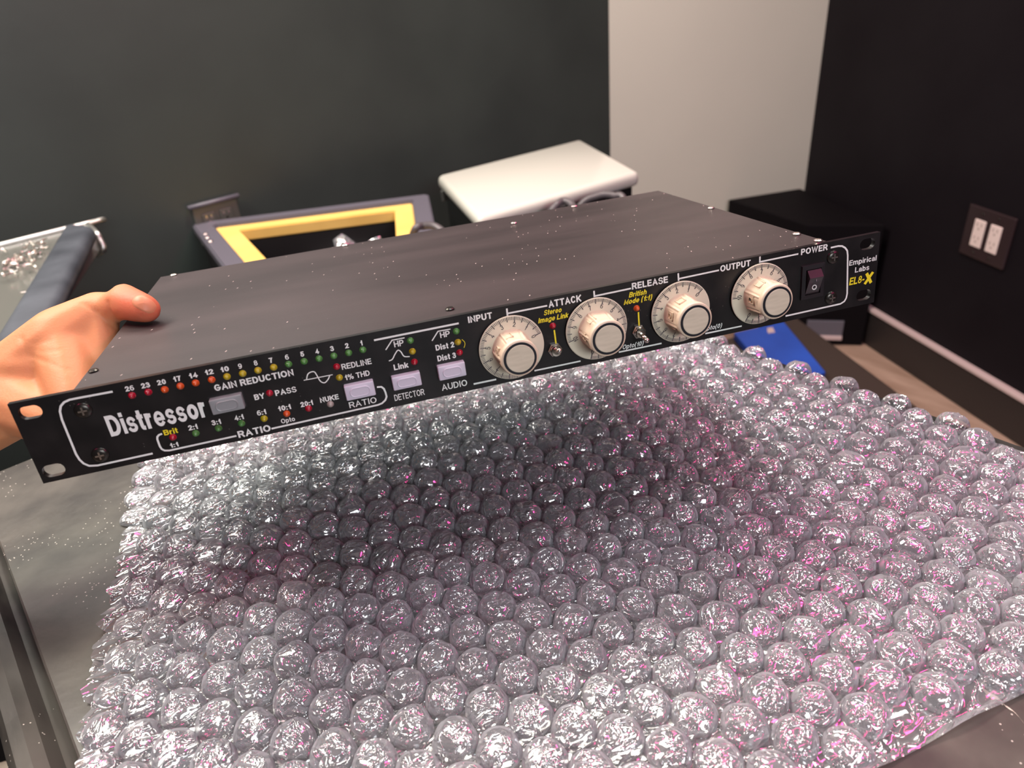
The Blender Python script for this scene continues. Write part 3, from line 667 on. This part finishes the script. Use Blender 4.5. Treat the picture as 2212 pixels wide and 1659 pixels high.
for s, c, x, y in nums: T(c, s, x, y, (62 if s != '17' else 56) if len(s) == 2 else (26 if s != '1' else 17), 38, bold=.2)
T('A', 'Distressor', 1125, 1126, 700, 155, bold=.2)
T('A', 'Brit', 1223, 1234, 100, 40, m_yel, .19); T('A', '1:1', 1248, 1330, 62, 34, bold=.2)
for s, x, y in (('2:1', 1383, 1203), ('3:1', 1550, 1167), ('4:1', 1713, 1133)): T('A', s, x, y, 66, 38, bold=.2)
for s, x, y, w in (('6:1', 553, 840, 66), ('10:1', 718, 806, 94), ('20:1', 880, 776, 90), ('NUKE', 1043, 739, 135)): T('B', s, x, y, w, 38, bold=.2)
T('B', 'GAIN REDUCTION', 500, 606, 572, 48, bold=.2); T('B', 'BY', 537, 725, 74, 42, bold=.2); T('B', 'PASS', 728, 686, 153, 42, bold=.2)
T('B', 'Opto', 744, 895, 100, 34, bold=.17); T('B', 'RATIO', 500, 976, 236, 50, bold=.2); T('B', 'RATIO', 1286, 768, 198, 44, bold=.15)
T('B', 'REDLINE', 1240, 490, 215, 42, bold=.17); T('B', '1% THD', 1245, 571, 180, 40, bold=.17)
T('B', 'HP', 1546, 341, 70, 44, bold=.16); T('B', 'Link', 1562, 505, 104, 42, bold=.2); T('B', 'DETECTOR', 1623, 713, 216, 46, bold=.15)
T('B', 'HP', 1880, 275, 70, 42, bold=.16); T('B', 'Dist 2', 1880, 360, 134, 42, bold=.2); T('B', 'Dist 3', 1893, 438, 134, 42, bold=.2); T('B', 'AUDIO', 1949, 642, 184, 46, bold=.16)
T('C', 'INPUT', 217, 480, 198, 54, bold=.2); T('C', 'ATTACK', 916, 345, 268, 58, bold=.2)
T('C', 'Stereo', 817, 427, 154, 42, m_yel, .19, .25); T('C', 'Image Link', 822, 482, 256, 42, m_yel, .19, .25)
T('C', 'RELEASE', 1616, 194, 296, 54, bold=.2); T('C', 'British', 1518, 280, 154, 42, m_yel, .19, .25); T('C', 'Mode (1:1)', 1520, 332, 240, 42, m_yel, .19, .25)
T('C', 'Opto(10)', 1478, 706, 180, 36, bold=.16, shear=.25)
T('D', 'OUTPUT', 772, 385, 268, 56, bold=.2); T('D', 'POWER', 1470, 241, 235, 54, bold=.2); T('D', 'Empirical', 1900, 338, 240, 46, bold=.17)
T('D', 'Labs', 1893, 410, 125, 46, bold=.17); T('D', 'EL8-', 1848, 512, 138, 64, m_yel, .19, .12); T('D', 'X', 1952, 494, 78, 96, m_yel, .26, .1)
T('D', 'Opto(0)', 570, 928, 175, 38, bold=.16, shear=.25)
# printed lines
def line(c, pts, w, m=m_print, k=1, curve=False, label=None):
    P = [M(*( (p[0], p[1], p[2]) if isinstance(p[0], str) else (c, p[0], p[1]))) for p in pts]
    if curve: P = spline(P, 6)
    P = [np.array(p) for p in P]; L, R_ = [], []
    for i, p in enumerate(P):
        d1 = P[i] - P[i - 1] if i else P[1] - P[0]; d2 = P[i + 1] - P[i] if i < len(P) - 1 else P[i] - P[i - 1]
        d1, d2 = d1 / np.linalg.norm(d1), d2 / np.linalg.norm(d2); d = d1 + d2; d /= np.linalg.norm(d); n = np.array([-d[1], d[0]]) * w / 2 / max(.5, d @ d1)
        L.append(p + n); R_.append(p - n)
    bm = bmesh.new(); y0, y1 = -.0001, 0.0
    l1 = [bm.verts.new((p[0], y0, p[1])) for p in L]; r1 = [bm.verts.new((p[0], y0, p[1])) for p in R_]
    for i in range(len(l1) - 1): bm.faces.new((l1[i], l1[i + 1], r1[i + 1], r1[i]))
    o = link('printed_line', tomesh(bm), m, rack); o.location = (0, -.00005, 0)
    if label: o['label'] = label
LW = .00105
line('A', [(808, 948), (700, 968), (560, 994), (500, 1006), (460, 1024), (436, 1052), (430, 1090), (445, 1150), (545, 1395), (570, 1435), (600, 1463), (640, 1480), (700, 1477), (1095, 1391)], LW, label='white rounded frame line around the left screws')
line('A', [(1162, 1250), (1140, 1258), (1128, 1272), (1128, 1290), (1146, 1340), (1160, 1360), (1180, 1370), (1215, 1370), (1695, 1265)], LW * .95, label='white bracket line under the ratio lamps')
line('B', [(625, 958), (1395, 786), (1425, 774), (1450, 750), (1458, 725), (1450, 695), (1438, 668), (1420, 655), (1388, 657)], LW * .95, label='white line curling up round the ratio button')
line('B', [(1367, 318), (1980, 195)], LW); line('B', [(1452, 388), (1497, 318), (1588, 300)], .0006); line('B', [(1787, 322), (1830, 253), (1920, 237)], .0006)
line('B', [(1475, 468), (1500, 455), (1518, 420), (1540, 390), (1562, 402), (1585, 434), (1625, 436)], .0006, curve=True, label='white bell curve symbol')
line('B', [(858, 608), (1068, 567)], .0005); line('B', [(878, 606), (886, 568), (905, 550), (935, 547), (957, 578), (980, 615), (1010, 625), (1035, 600), (1047, 571)], .0006, curve=True, label='white sine wave symbol')
line('B', [(2003, 312), (2022, 330), (2025, 350), (2018, 372)], .0003, m_yel, curve=True, label='thin yellow arc beside Dist 2')
line('B', [(2088, 635), ('C', 350, 989)], LW); line('C', [(437, 405), (443, 468)], LW * .9); line('C', [(445, 446), (770, 382)], LW * .9); line('C', [(1155, 260), (1159, 312)], LW * .9)
line('C', [(1162, 303), (1460, 240)], LW * .9); line('C', [(1849, 115), (1852, 178)], LW * .9); line('C', [(1855, 160), (2185, 90)], LW * .9)
line('D', [(989, 303), (987, 358)], LW * .9); line('D', [(992, 350), (1328, 280)], LW * .9)
line('D', [(1615, 225), (1680, 211), (1715, 211), (1742, 226), (1760, 250), (1765, 290), (1760, 630), (1752, 670), (1735, 700), (1700, 722), (1215, 830)], LW, label='white rounded frame line around the power switch')
line('C', [(665, 918), (1045, 838)], LW * .9); line('C', [(1360, 765), (1712, 692)], LW * .9); line('D', [(505, 985), (828, 918)], LW * .9)
line('C', [(828, 583), (842, 690)], .0009, m_yel, label='yellow line from lamp to toggle'); line('C', [(1521, 435), (1527, 542)], .0009, m_yel, label='yellow line from lamp to toggle')
# LEDs
led_me = {k: lathe([(.00185, 0), (.0018, .0003), (.0015, .00032), (.0015, .0009), (.00135, .0015), (.0010, .0020), (.0005, .0023), (.0001, .0024)], 16) for k in 'royg' + 'w'}
for k, me in led_me.items():
    me.materials.append(LED[k]); me.polygons.foreach_set('use_smooth', [True] * len(me.polygons))
NM = dict(r='red', o='orange', y='yellow', g='green', w='clear')
def led(c, x, y, k):
    p = M(c, x, y, -.0012); o = bpy.data.objects.new('led', led_me[k]); COL.objects.link(o); o.parent = rack; o.location = (p[0], 0, p[1]); o['label'] = NM[k] + ' LED'
for x, y, k in ((943, 982, 'r'), (1060, 958, 'r'), (1178, 940, 'o'), (1290, 915, 'o'), (1400, 892, 'o'), (1515, 869, 'o'), (1237, 1282, 'r')): led('A', x, y, k)
for x, y, k in ((301, 587, 'y'), (415, 565, 'y'), (526, 542, 'y'), (640, 520, 'y'), (748, 497, 'g'), (861, 477, 'g'), (969, 457, 'g'), (1076, 437, 'g'), (1184, 415, 'g'), (1287, 393, 'g'),
                (75, 998, 'g'), (240, 961, 'g'), (407, 926, 'g'), (571, 892, 'y'), (735, 856, 'o'), (893, 818, 'r'), (1052, 787, 'w'), (610, 707, 'r'), (1097, 515, 'r'), (1117, 594, 'y'),
                (1632, 326, 'g'), (1647, 404, 'y'), (1661, 480, 'r'), (1965, 258, 'g'), (1977, 337, 'y'), (1989, 412, 'r')): led('B', x, y, k)
led('C', 821, 553, 'r'); led('C', 1513, 408, 'o')
# push buttons
def button(c, q, m, label):
    P = [M(c, x, y, -.0035) for x, y in q]; x0 = (P[0][0] + P[3][0]) / 2; x1 = (P[1][0] + P[2][0]) / 2; z1 = (P[0][1] + P[1][1]) / 2; z0 = (P[2][1] + P[3][1]) / 2
    bm = bmesh.new(); A = rect(x0, x1, z0, z1); cx, cz = (x0 + x1) / 2, (z0 + z1) / 2
    def rr(w, h, r, y, n=5):
        out = []
        for qx, qz, a0 in ((1, 1, 0), (-1, 1, 90), (-1, -1, 180), (1, -1, 270)):
            for k in range(n + 1):
                a = math.radians(a0 + 90 * k / n); out.append(bm.verts.new((cx + qx * (w / 2 - r) + r * math.cos(a), y, cz + qz * (h / 2 - r) + r * math.sin(a))))
        return out
    w, h = x1 - x0, z1 - z0
    rings = [rr(w, h, .0006, 0), rr(w, h, .0006, -.0036), rr(w - .0006, h - .0006, .0006, -.0041), rr(w * .70, h * .66, h * .3, -.0043), rr(w * .66, h * .58, h * .27, -.0048), rr(w * .6, h * .5, h * .24, -.0046)]
    for a, b in zip(rings, rings[1:]):
        for i in range(len(a)): bm.faces.new((a[i], a[(i + 1) % len(a)], b[(i + 1) % len(a)], b[i]))
    bm.faces.new(rings[-1]); o = link('push_button', tomesh(bm), m, rack); o['label'] = label
    link('button_well', box(x0 - .0006, x1 + .0006, -.0003, 0, z0 - .0006, z1 + .0006), m_hole, o)
button('A', ((1500, 1010), (1738, 966), (1748, 1072), (1520, 1118)), m_btng, 'grey bypass push button')
button('B', ((1150, 652), (1365, 612), (1378, 716), (1168, 757)), m_btn, 'pale ratio push button'); button('B', ((1493, 595), (1697, 543), (1715, 641), (1512, 685)), m_btn, 'pale detector push button')
button('B', ((1823, 515), (2022, 470), (2036, 571), (1845, 613)), m_btn, 'pale audio push button')
# panel screws
def phillips(c, x, y, r=.0042):
    p = M(c, x, y); o = link('panel_screw', lathe([(r, 0), (r, .0003), (r * .85, .0011), (r * .5, .0015), (.0001, .0016)], 28, c=(p[0], 0, p[1])), m_scr, rack, smooth=True)
    bm = bmesh.new()
    bm_prism(bm, rect(p[0] - .0021, p[0] + .0021, -.0018, -.0014), p[1] - .0004, p[1] + .0004); bm_prism(bm, rect(p[0] - .0004, p[0] + .0004, -.0018, -.0014), p[1] - .0021, p[1] + .0021)
    link('cross_recess', tomesh(bm), m_bright, o)
phillips('A', 597, 1082); phillips('A', 720, 1400); phillips('D', 1635, 308); phillips('D', 1615, 667)
# knobs
def knob(c, x, y, a0, cap_px, label, R=.0186):
    p = M(c, x, y, -.0022); KX, KZ = p
    e = empty('knob', (KX, 0, KZ), parent=rack); e['label'] = label
    link('dial', lathe([(R * .4, 0), (R * .5, .0012), (R - .0006, .0013), (R, .0017), (R, .0020), (R - .0004, .0023), (R * .6, .0025)], 96), m_dial, e, smooth=False)
    # printed scale
    bm = bmesh.new()
    for i in range(101):
        a = math.radians(a0 + i * 3.0); L = .0032 if i % 10 == 0 else (.0028 if i % 5 == 0 else .0019); w = .00024 if i % 5 == 0 else .00014
        r1, r0 = R - .0005, R - .0005 - L; ca, sa = math.cos(a), math.sin(a); n = (-sa * w, ca * w)
        bm.faces.new([bm.verts.new((r_ * ca + s_ * n[0], -.0026, r_ * sa + s_ * n[1])) for r_, s_ in ((r0, -1), (r1, -1), (r1, 1), (r0, 1))])
    for d in range(11):
        a = math.radians(a0 + d * 30); rr = R * .735; cx, cz = rr * math.cos(a), rr * math.sin(a); th = a - math.pi / 2; Q, tw = glyph_quads(str(d), .13, .16); k = .0027
        for q in Q:
            vs_ = []
            for p in q:
                X_, Y_ = (p[0] - tw / 2) * k, (p[1] - .5) * k; vs_.append(bm.verts.new((cx + X_ * math.cos(th) - Y_ * math.sin(th), -.00262, cz + X_ * math.sin(th) + Y_ * math.cos(th))))
            bm.faces.new(vs_)
    link('scale_marks', tomesh(bm), m_ink, e)
    # body: six lobes with ribs; leans nowhere, rises HK from the panel
    HK = .0195; bm = bmesh.new(); n = 144; rings = []
    def rad(a, h):
        t = h / HK; base = .0108 - .0016 * t; s = (a - math.radians(a0 + 12)) % (math.pi / 3) / (math.pi / 3)
        rib = max(0, 1 - abs(s - .5) / .07); groove = max(0, 1 - abs(s - .5 - .095) / .05) + max(0, 1 - abs(s - .5 + .095) / .05)
        f = 0 if (h < .0030 or h > HK - .0036) else 1
        return base + f * (.00055 * rib - .0005 * groove - .0004 * math.cos(2 * math.pi * s))
    hs = [.0020, .0024, .0031, .0045, .007, .0095, .0115, HK - .0038, HK - .0034, HK - .0030, HK - .0008, HK - .0002, HK]
    for h in hs:
        ring = []
        for i in range(n):
            a = 2 * math.pi * i / n; r_ = rad(a, h)
            if h >= HK - .0034: r_ = {HK - .0034: .0098, HK - .0030: .0104, HK - .0008: .0104, HK - .0002: .0101, HK: .0097}[h]
            if h <= .0024: r_ = .0112
            ring.append(bm.verts.new((r_ * math.cos(a), -h, r_ * math.sin(a))))
        rings.append(ring)
    for A, B in zip(rings, rings[1:]):
        for i in range(n): bm.faces.new((A[i], A[(i + 1) % n], B[(i + 1) % n], B[i]))
    bm.faces.new(rings[-1]); link('knob_body', tomesh(bm), m_cream, e, smooth=True)
    link('black_ring', lathe([(.0091, HK - .0006), (.0091, HK + .0003), (.0078, HK + .0003), (.0076, HK - .0003)], 72), m_ring, e)
    link('cap_face', lathe([(.0078, HK - .0002), (.0078, HK + .0004), (.0075, HK + .0006), (.0001, HK + .0007)], 72), m_face, e)
    # set-screw recess and windows on the flanks
    for j, dg_ in enumerate((162, 222, 102)):
        a = math.radians(dg_ + (a0 * .2 % 20)); r_ = .0099; MM = Matrix.Rotation(-(a), 4, 'Y')
        bm = bmesh.new()
        for (w0, w1, h0, h1) in ((-.0023, .0023, .0060, .0064), (-.0023, .0023, .0110, .0114), (-.0023, -.0019, .0060, .0114), (.0019, .0023, .0060, .0114)):
            bm_prism(bm, rect(r_ - .001, r_ + .0004, -h1, -h0), w0, w1)
        if j == 0:
            bmesh.ops.create_cone(bm, cap_ends=False, segments=16, radius1=.0012, radius2=.0012, depth=.0016, matrix=Matrix.Translation((r_, -.0087, 0)) @ Matrix.Rotation(math.pi / 2, 4, 'Y'))
        bmesh.ops.transform(bm, matrix=MM, verts=bm.verts); link('flank_recess', tomesh(bm), m_cream, e)
        if j == 0 and label[0] in 'Ao':
            bm = bmesh.new(); bmesh.ops.create_cone(bm, cap_ends=True, segments=16, radius1=.0010, radius2=.0010, depth=.0012, matrix=MM @ Matrix.Translation((r_ - .0002, -.0087, 0)) @ Matrix.Rotation(math.pi / 2, 4, 'Y')); link('set_screw', tomesh(bm), m_scr, e)
    return e
knob('C', 480, 730, 18, None, 'input knob, its dial turned near 2.5')
knob('C', 1180, 575, -106, None, 'Attack knob, its dial turned near 7', .0184)
knob('C', 1873, 435, 40, None, 'release knob, its dial turned near 2', .0184)
knob('D', 990, 636, -122, None, 'output knob, its dial turned near 7.5', .0186)
# toggles
def toggle(c, x, y, tipc, label):
    p = M(c, x, y, -.002); e = empty('toggle_switch', (p[0], 0, p[1]), parent=rack); e['label'] = label
    link('hex_nut', lathe([(.0042, 0), (.0042, .0018), (.0037, .0022), (.0026, .0022)], 6), m_steel, e)
    link('bushing', lathe([(.0026, .002), (.0030, .0024), (.0027, .0027), (.0030, .003), (.0027, .0033), (.0030, .0036), (.0028, .0045), (.0018, .0046)], 24), m_steel, e)
    t = rk_y(*PX(c, *tipc), -.011); tv = Vector((t[0] - p[0], -.011, t[2] - p[1])); b_ = Vector((0, -.003, 0)); d = (tv - b_)
    bm = bmesh.new(); q = d.to_track_quat('Z', 'Y').to_matrix().to_4x4()
    bmesh.ops.create_cone(bm, cap_ends=True, segments=16, radius1=.0010, radius2=.0015, depth=d.length, matrix=Matrix.Translation((b_ + tv) / 2) @ q)
    bmesh.ops.create_uvsphere(bm, u_segments=16, v_segments=10, radius=.0016, matrix=Matrix.Translation(tv)); link('lever', tomesh(bm), m_steel, e, smooth=True)
toggle('C', 838, 750, (868, 754), 'stereo link toggle, lever level'); toggle('C', 1530, 600, (1590, 668), 'British mode toggle, lever down')
# power rocker
q = [M('D', *t, -.001) for t in ((1365, 398), (1565, 352), (1562, 645), (1362, 690))]
x0, x1 = q[0][0], q[1][0]; z1 = (q[0][1] + q[1][1]) / 2; z0 = (q[2][1] + q[3][1]) / 2; cx, cz = (x0 + x1) / 2, (z0 + z1) / 2; w, h = x1 - x0, z1 - z0
e = empty('power_switch', (cx, 0, cz), parent=rack); e['label'] = 'black rocker power switch, pressed at the bottom'
bm = bmesh.new(); o1 = rect(-w / 2, w / 2, -h / 2, h / 2); i_ = rect(-w * .34, w * .34, -h * .38, h * .38)
for P, yy in ((o1, 0), (o1, -.0012), (i_, -.0014), (i_, -.0002)): pass
V = [[bm.verts.new((p[0], yy, p[1])) for p in P] for P, yy in ((o1, 0), (o1, -.0014), (i_, -.0016), (i_, -.0002))]
for a in range(3):
    for i in range(4): bm.faces.new((V[a][i], V[a][(i + 1) % 4], V[a + 1][(i + 1) % 4], V[a + 1][i]))
link('bezel', tomesh(bm), m_rock, e)
bm = bmesh.new(); w2, h2 = w * .30, h * .36
prof_ = [(h2, -.0003), (h2, -.0020), (h2 * .45, -.0048), (0, -.0034), (-h2, -.0008), (-h2, -.0003)]
for sx in (-1, 1): pass
A = [bm.verts.new((-w2, yy, zz)) for zz, yy in prof_]; B = [bm.verts.new((w2, yy, zz)) for zz, yy in prof_]
for i in range(6): bm.faces.new((A[i], A[(i + 1) % 6], B[(i + 1) % 6], B[i]))
bm.faces.new(A); bm.faces.new(B); rc = link('rocker', tomesh(bm), m_rock, e)
o = link('mark', box(-.00018, .00018, -.0044, -.0030, h2 * .12, h2 * .36), m_btng, rc); o['label'] = 'grey I mark'
me = lathe([(.0016, .0025), (.0016, .0034), (.0011, .0034), (.0011, .0025)], 24, c=(0, .0005, -h2 * .42), caps=False); o = link('mark', me, m_print, rc); o['label'] = 'white O mark'

# ---------------------------------------------------------------- hand and forearm
def skel(u, v, z): p = rk_z(u, v, z); return Vector(p)
def L_(x, y, z): return Vector((x, y, z))
caps = []
def chain(pts, sub=1):
    for (a, ra), (b, rb) in zip(pts, pts[1:]): caps.append((a, ra, b, rb))
tip = skel(316, 668, .0535); ip = skel(270, 654, .0565); mcp = skel(212, 672, .052); th0 = skel(135, 735, .040); wr = skel(20, 835, .018); fa = skel(-260, 960, .000)
chain([(tip, .0088), (tip.lerp(ip, .45), .0103), (ip, .0112)]); chain([(ip, .0112), (ip.lerp(mcp, .5), .0098), (mcp, .0128), (th0, .0215), (wr, .0245), (fa, .033)])
chain([(skel(312, 660, .056), .0075), (skel(268, 640, .060), .0085)])
# palm and heel, left of the chassis
side = CHX0 - .013
chain([(mcp, .012), (L_(side - .006, .10, .020), .013), (th0, .020)])
chain([(L_(side - .004, .145, -.004), .0125), (L_(side - .010, .070, -.004), .0125)])
chain([(L_(side - .010, .115, .005), .014), (th0 + L_(-.012, .012, -.012), .021), (wr + L_(0, .012, 0), .022)])
chain([(L_(side - .014, .062, -.000), .0145), (wr + L_(.006, -.012, -.006), .022), (fa + L_(0, -.012, -.008), .028)])
chain([(th0, .019), (L_(side - .012, .062, .008), .013)]); chain([(skel(75, 800, .026), .022), (skel(95, 860, .010), .016)])
for (y_, ln, r_) in ((.148, .060, .0082), (.124, .068, .0086), (.099, .064, .0084), (.077, .050, .0074)):
    a = L_(side - .005, y_, -.010); b = L_(CHX0 + .014, y_ + .001, -.0115); c = L_(CHX0 + .014 + ln * .5, y_ + .004, -.0105); d = L_(CHX0 + ln, y_ + .006, -.0088)
    chain([(a, r_ + .0022), (b, r_ + .0008), (c, r_), (d, r_ - .001)])
bm = bmesh.new()
def capsule(a, ra, b, rb):
    d = b - a
    if d.length > 1e-5:
        n = max(2, int(d.length / .003))
        for i in range(n + 1):
            t = i / n; bmesh.ops.create_icosphere(bm, subdivisions=2, radius=ra + (rb - ra) * t, matrix=Matrix.Translation(a.lerp(b, t)))
for c_ in caps: capsule(*c_)
me = tomesh(bm); tmp = bpy.data.objects.new('t', me); COL.objects.link(tmp)
rm = tmp.modifiers.new('r', 'REMESH'); rm.mode = 'VOXEL'; rm.voxel_size = .0016
sm_ = tmp.modifiers.new('s', 'SMOOTH'); sm_.factor = .6; sm_.iterations = 14
dg = bpy.context.evaluated_depsgraph_get(); hm = bpy.data.meshes.new_from_object(tmp.evaluated_get(dg)); bpy.data.objects.remove(tmp)
co = np.empty(len(hm.vertices) * 3); hm.vertices.foreach_get('co', co); co = co.reshape(-1, 3)
nr = np.empty(len(hm.vertices) * 3); hm.vertices.foreach_get('normal', nr); nr = nr.reshape(-1, 3)
# keep the hand out of the chassis
inx = (co[:, 0] > CHX0 - .0004) & (co[:, 1] > -.001) & (co[:, 1] < CHD); mid = inx & (co[:, 2] > .0005) & (co[:, 2] < .0446)
for i in np.where(mid)[0]:
    x, y, z = co[i]; opts = [(z + .0005, 2, -.0001), (.0450 - z, 2, .0448), (x - CHX0 + .0006, 0, CHX0 - .0006)]; o_ = min(opts)
    co[i][o_[1]] = o_[2]
# creases: pixel polylines dropped onto the skin seen from the eye
def crease(pxs, depth, width):
    for (u0, v0), (u1, v1) in zip(pxs, pxs[1:]):
        n = max(2, int(math.hypot(u1 - u0, v1 - v0) / 2))
        for i in range(n):
            u, v = u0 + (u1 - u0) * i / n, v0 + (v1 - v0) * i / n; d = RW.T @ ray(u, v); d = d / np.linalg.norm(d); yield RO, d, depth, width
rel = co - RO; facing = (nr * rel).sum(1) < 0
disp = np.zeros(len(co))
for pxs, dp, wdt in (([(232, 652), (238, 672), (258, 702)], .0010, .0012), ([(178, 655), (205, 672), (235, 700), (250, 708)], .0008, .0011), ([(186, 656), (214, 676), (240, 700)], .0005, .0010), ([(46, 730), (58, 765), (100, 782)], .0006, .0011),
                     ([(60, 740), (75, 742), (110, 736)], .0002, .0009), ([(55, 755), (90, 760), (130, 756)], .0002, .0009), ([(70, 765), (120, 790), (150, 800)], .0003, .0010)):
    for O, d, dp_, w_ in crease(pxs, dp, wdt):
        t = rel @ d; dist = np.linalg.norm(rel - t[:, None] * d, axis=1); disp = np.maximum(disp, np.where(facing, dp_ * np.exp(-(dist / w_) ** 2), 0))
co -= nr * disp[:, None]
hm.vertices.foreach_set('co', co.ravel()); hm.update()
world_hand = bpy.data.objects.new('person', hm); COL.objects.link(world_hand)
world_hand.matrix_world = Matrix([[*RW[0], TW[0]], [*RW[1], TW[1]], [*RW[2], TW[2]], [0, 0, 0, 1]])
hm.materials.clear(); hm.materials.append(m_skin); hm.polygons.foreach_set('use_smooth', [True] * len(hm.polygons))
tag(world_hand, 'bare hand and forearm reaching in from the left, thumb on top of the rack unit', 'person')
# skin colour: redder towards the thumb tip
T_ = m_skin.node_tree; tc = nd(m_skin, 'ShaderNodeTexCoord'); vs = nd(m_skin, 'ShaderNodeVectorMath', operation='DISTANCE'); T_.links.new(tc.outputs['Object'], vs.inputs[0]); vs.inputs[1].default_value = tip
mr = nd(m_skin, 'ShaderNodeMapRange'); mr.inputs[1].default_value = .012; mr.inputs[2].default_value = .034; T_.links.new(vs.outputs['Value'], mr.inputs[0])
mx = nd(m_skin, 'ShaderNodeMix', data_type='RGBA'); mx.inputs[6].default_value = (.62, .165, .09, 1); mx.inputs[7].default_value = (.64, .27, .13, 1); T_.links.new(mr.outputs[0], mx.inputs[0])
nz = nd(m_skin, 'ShaderNodeTexNoise'); nz.inputs['Scale'].default_value = 60; T_.links.new(tc.outputs['Object'], nz.inputs['Vector'])
mx2 = nd(m_skin, 'ShaderNodeMix', data_type='RGBA'); mx2.blend_type = 'MULTIPLY'; mx2.inputs[0].default_value = .25; T_.links.new(mx.outputs[2], mx2.inputs[6]); T_.links.new(nz.outputs[1], mx2.inputs[7])
T_.links.new(mx.outputs[2], T_.nodes['Principled BSDF'].inputs['Base Color'])
n3 = nd(m_skin, 'ShaderNodeTexNoise'); n3.inputs['Scale'].default_value = 700; n3.inputs['Detail'].default_value = 3; T_.links.new(tc.outputs['Object'], n3.inputs['Vector'])
bp = nd(m_skin, 'ShaderNodeBump'); bp.inputs['Strength'].default_value = .25; bp.inputs['Distance'].default_value = .0005; T_.links.new(n3.outputs[0], bp.inputs['Height']); T_.links.new(bp.outputs[0], T_.nodes['Principled BSDF'].inputs['Normal'])
# thumbnail: patch of the skin surface near the nail's place, raised
nail_c = (311, 648)
d = RW.T @ ray(*nail_c); d = d / np.linalg.norm(d); axis = np.array(tip - ip); axis /= np.linalg.norm(axis)
rel = co - RO; t = rel @ d; dist = np.linalg.norm(rel - t[:, None] * d, axis=1); cand = np.where(facing & (dist < .002))[0]
if len(cand):
    from mathutils.bvhtree import BVHTree
    hm.update(); bv = BVHTree.FromPolygons([tuple(c) for c in co], [tuple(p.vertices) for p in hm.polygons])
    c0 = co[cand[np.argmin(t[cand])]]; n0 = nr[cand[np.argmin(t[cand])]]; ax = axis - n0 * (axis @ n0); ax /= np.linalg.norm(ax); sd = np.cross(n0, ax)
    V, F = [], []; NR, NT = 8, 36
    for i in range(NR + 1):
        for k in range(NT):
            th = 2 * math.pi * k / NT; q = i / NR; ca, sa = math.cos(th), math.sin(th)
            a = math.copysign(abs(ca) ** .75, ca) * .0072 * q; b = math.copysign(abs(sa) ** .8, sa) * .0046 * q
            o_ = c0 + ax * a + sd * b + n0 * .01; hit = bv.ray_cast(Vector(o_), Vector(-n0), .02)[0]
            p = np.array(hit) if hit else c0 + ax * a + sd * b
            V.append(tuple(p + n0 * (.0005 if q < .99 else -.0002)))
    for i in range(NR):
        for k in range(NT): F.append((i * NT + k, (i + 1) * NT + k, (i + 1) * NT + (k + 1) % NT, i * NT + (k + 1) % NT))
    me = bpy.data.meshes.new('thumbnail'); me.from_pydata(V, [], F); link('thumbnail', me, m_nail, world_hand, smooth=True)
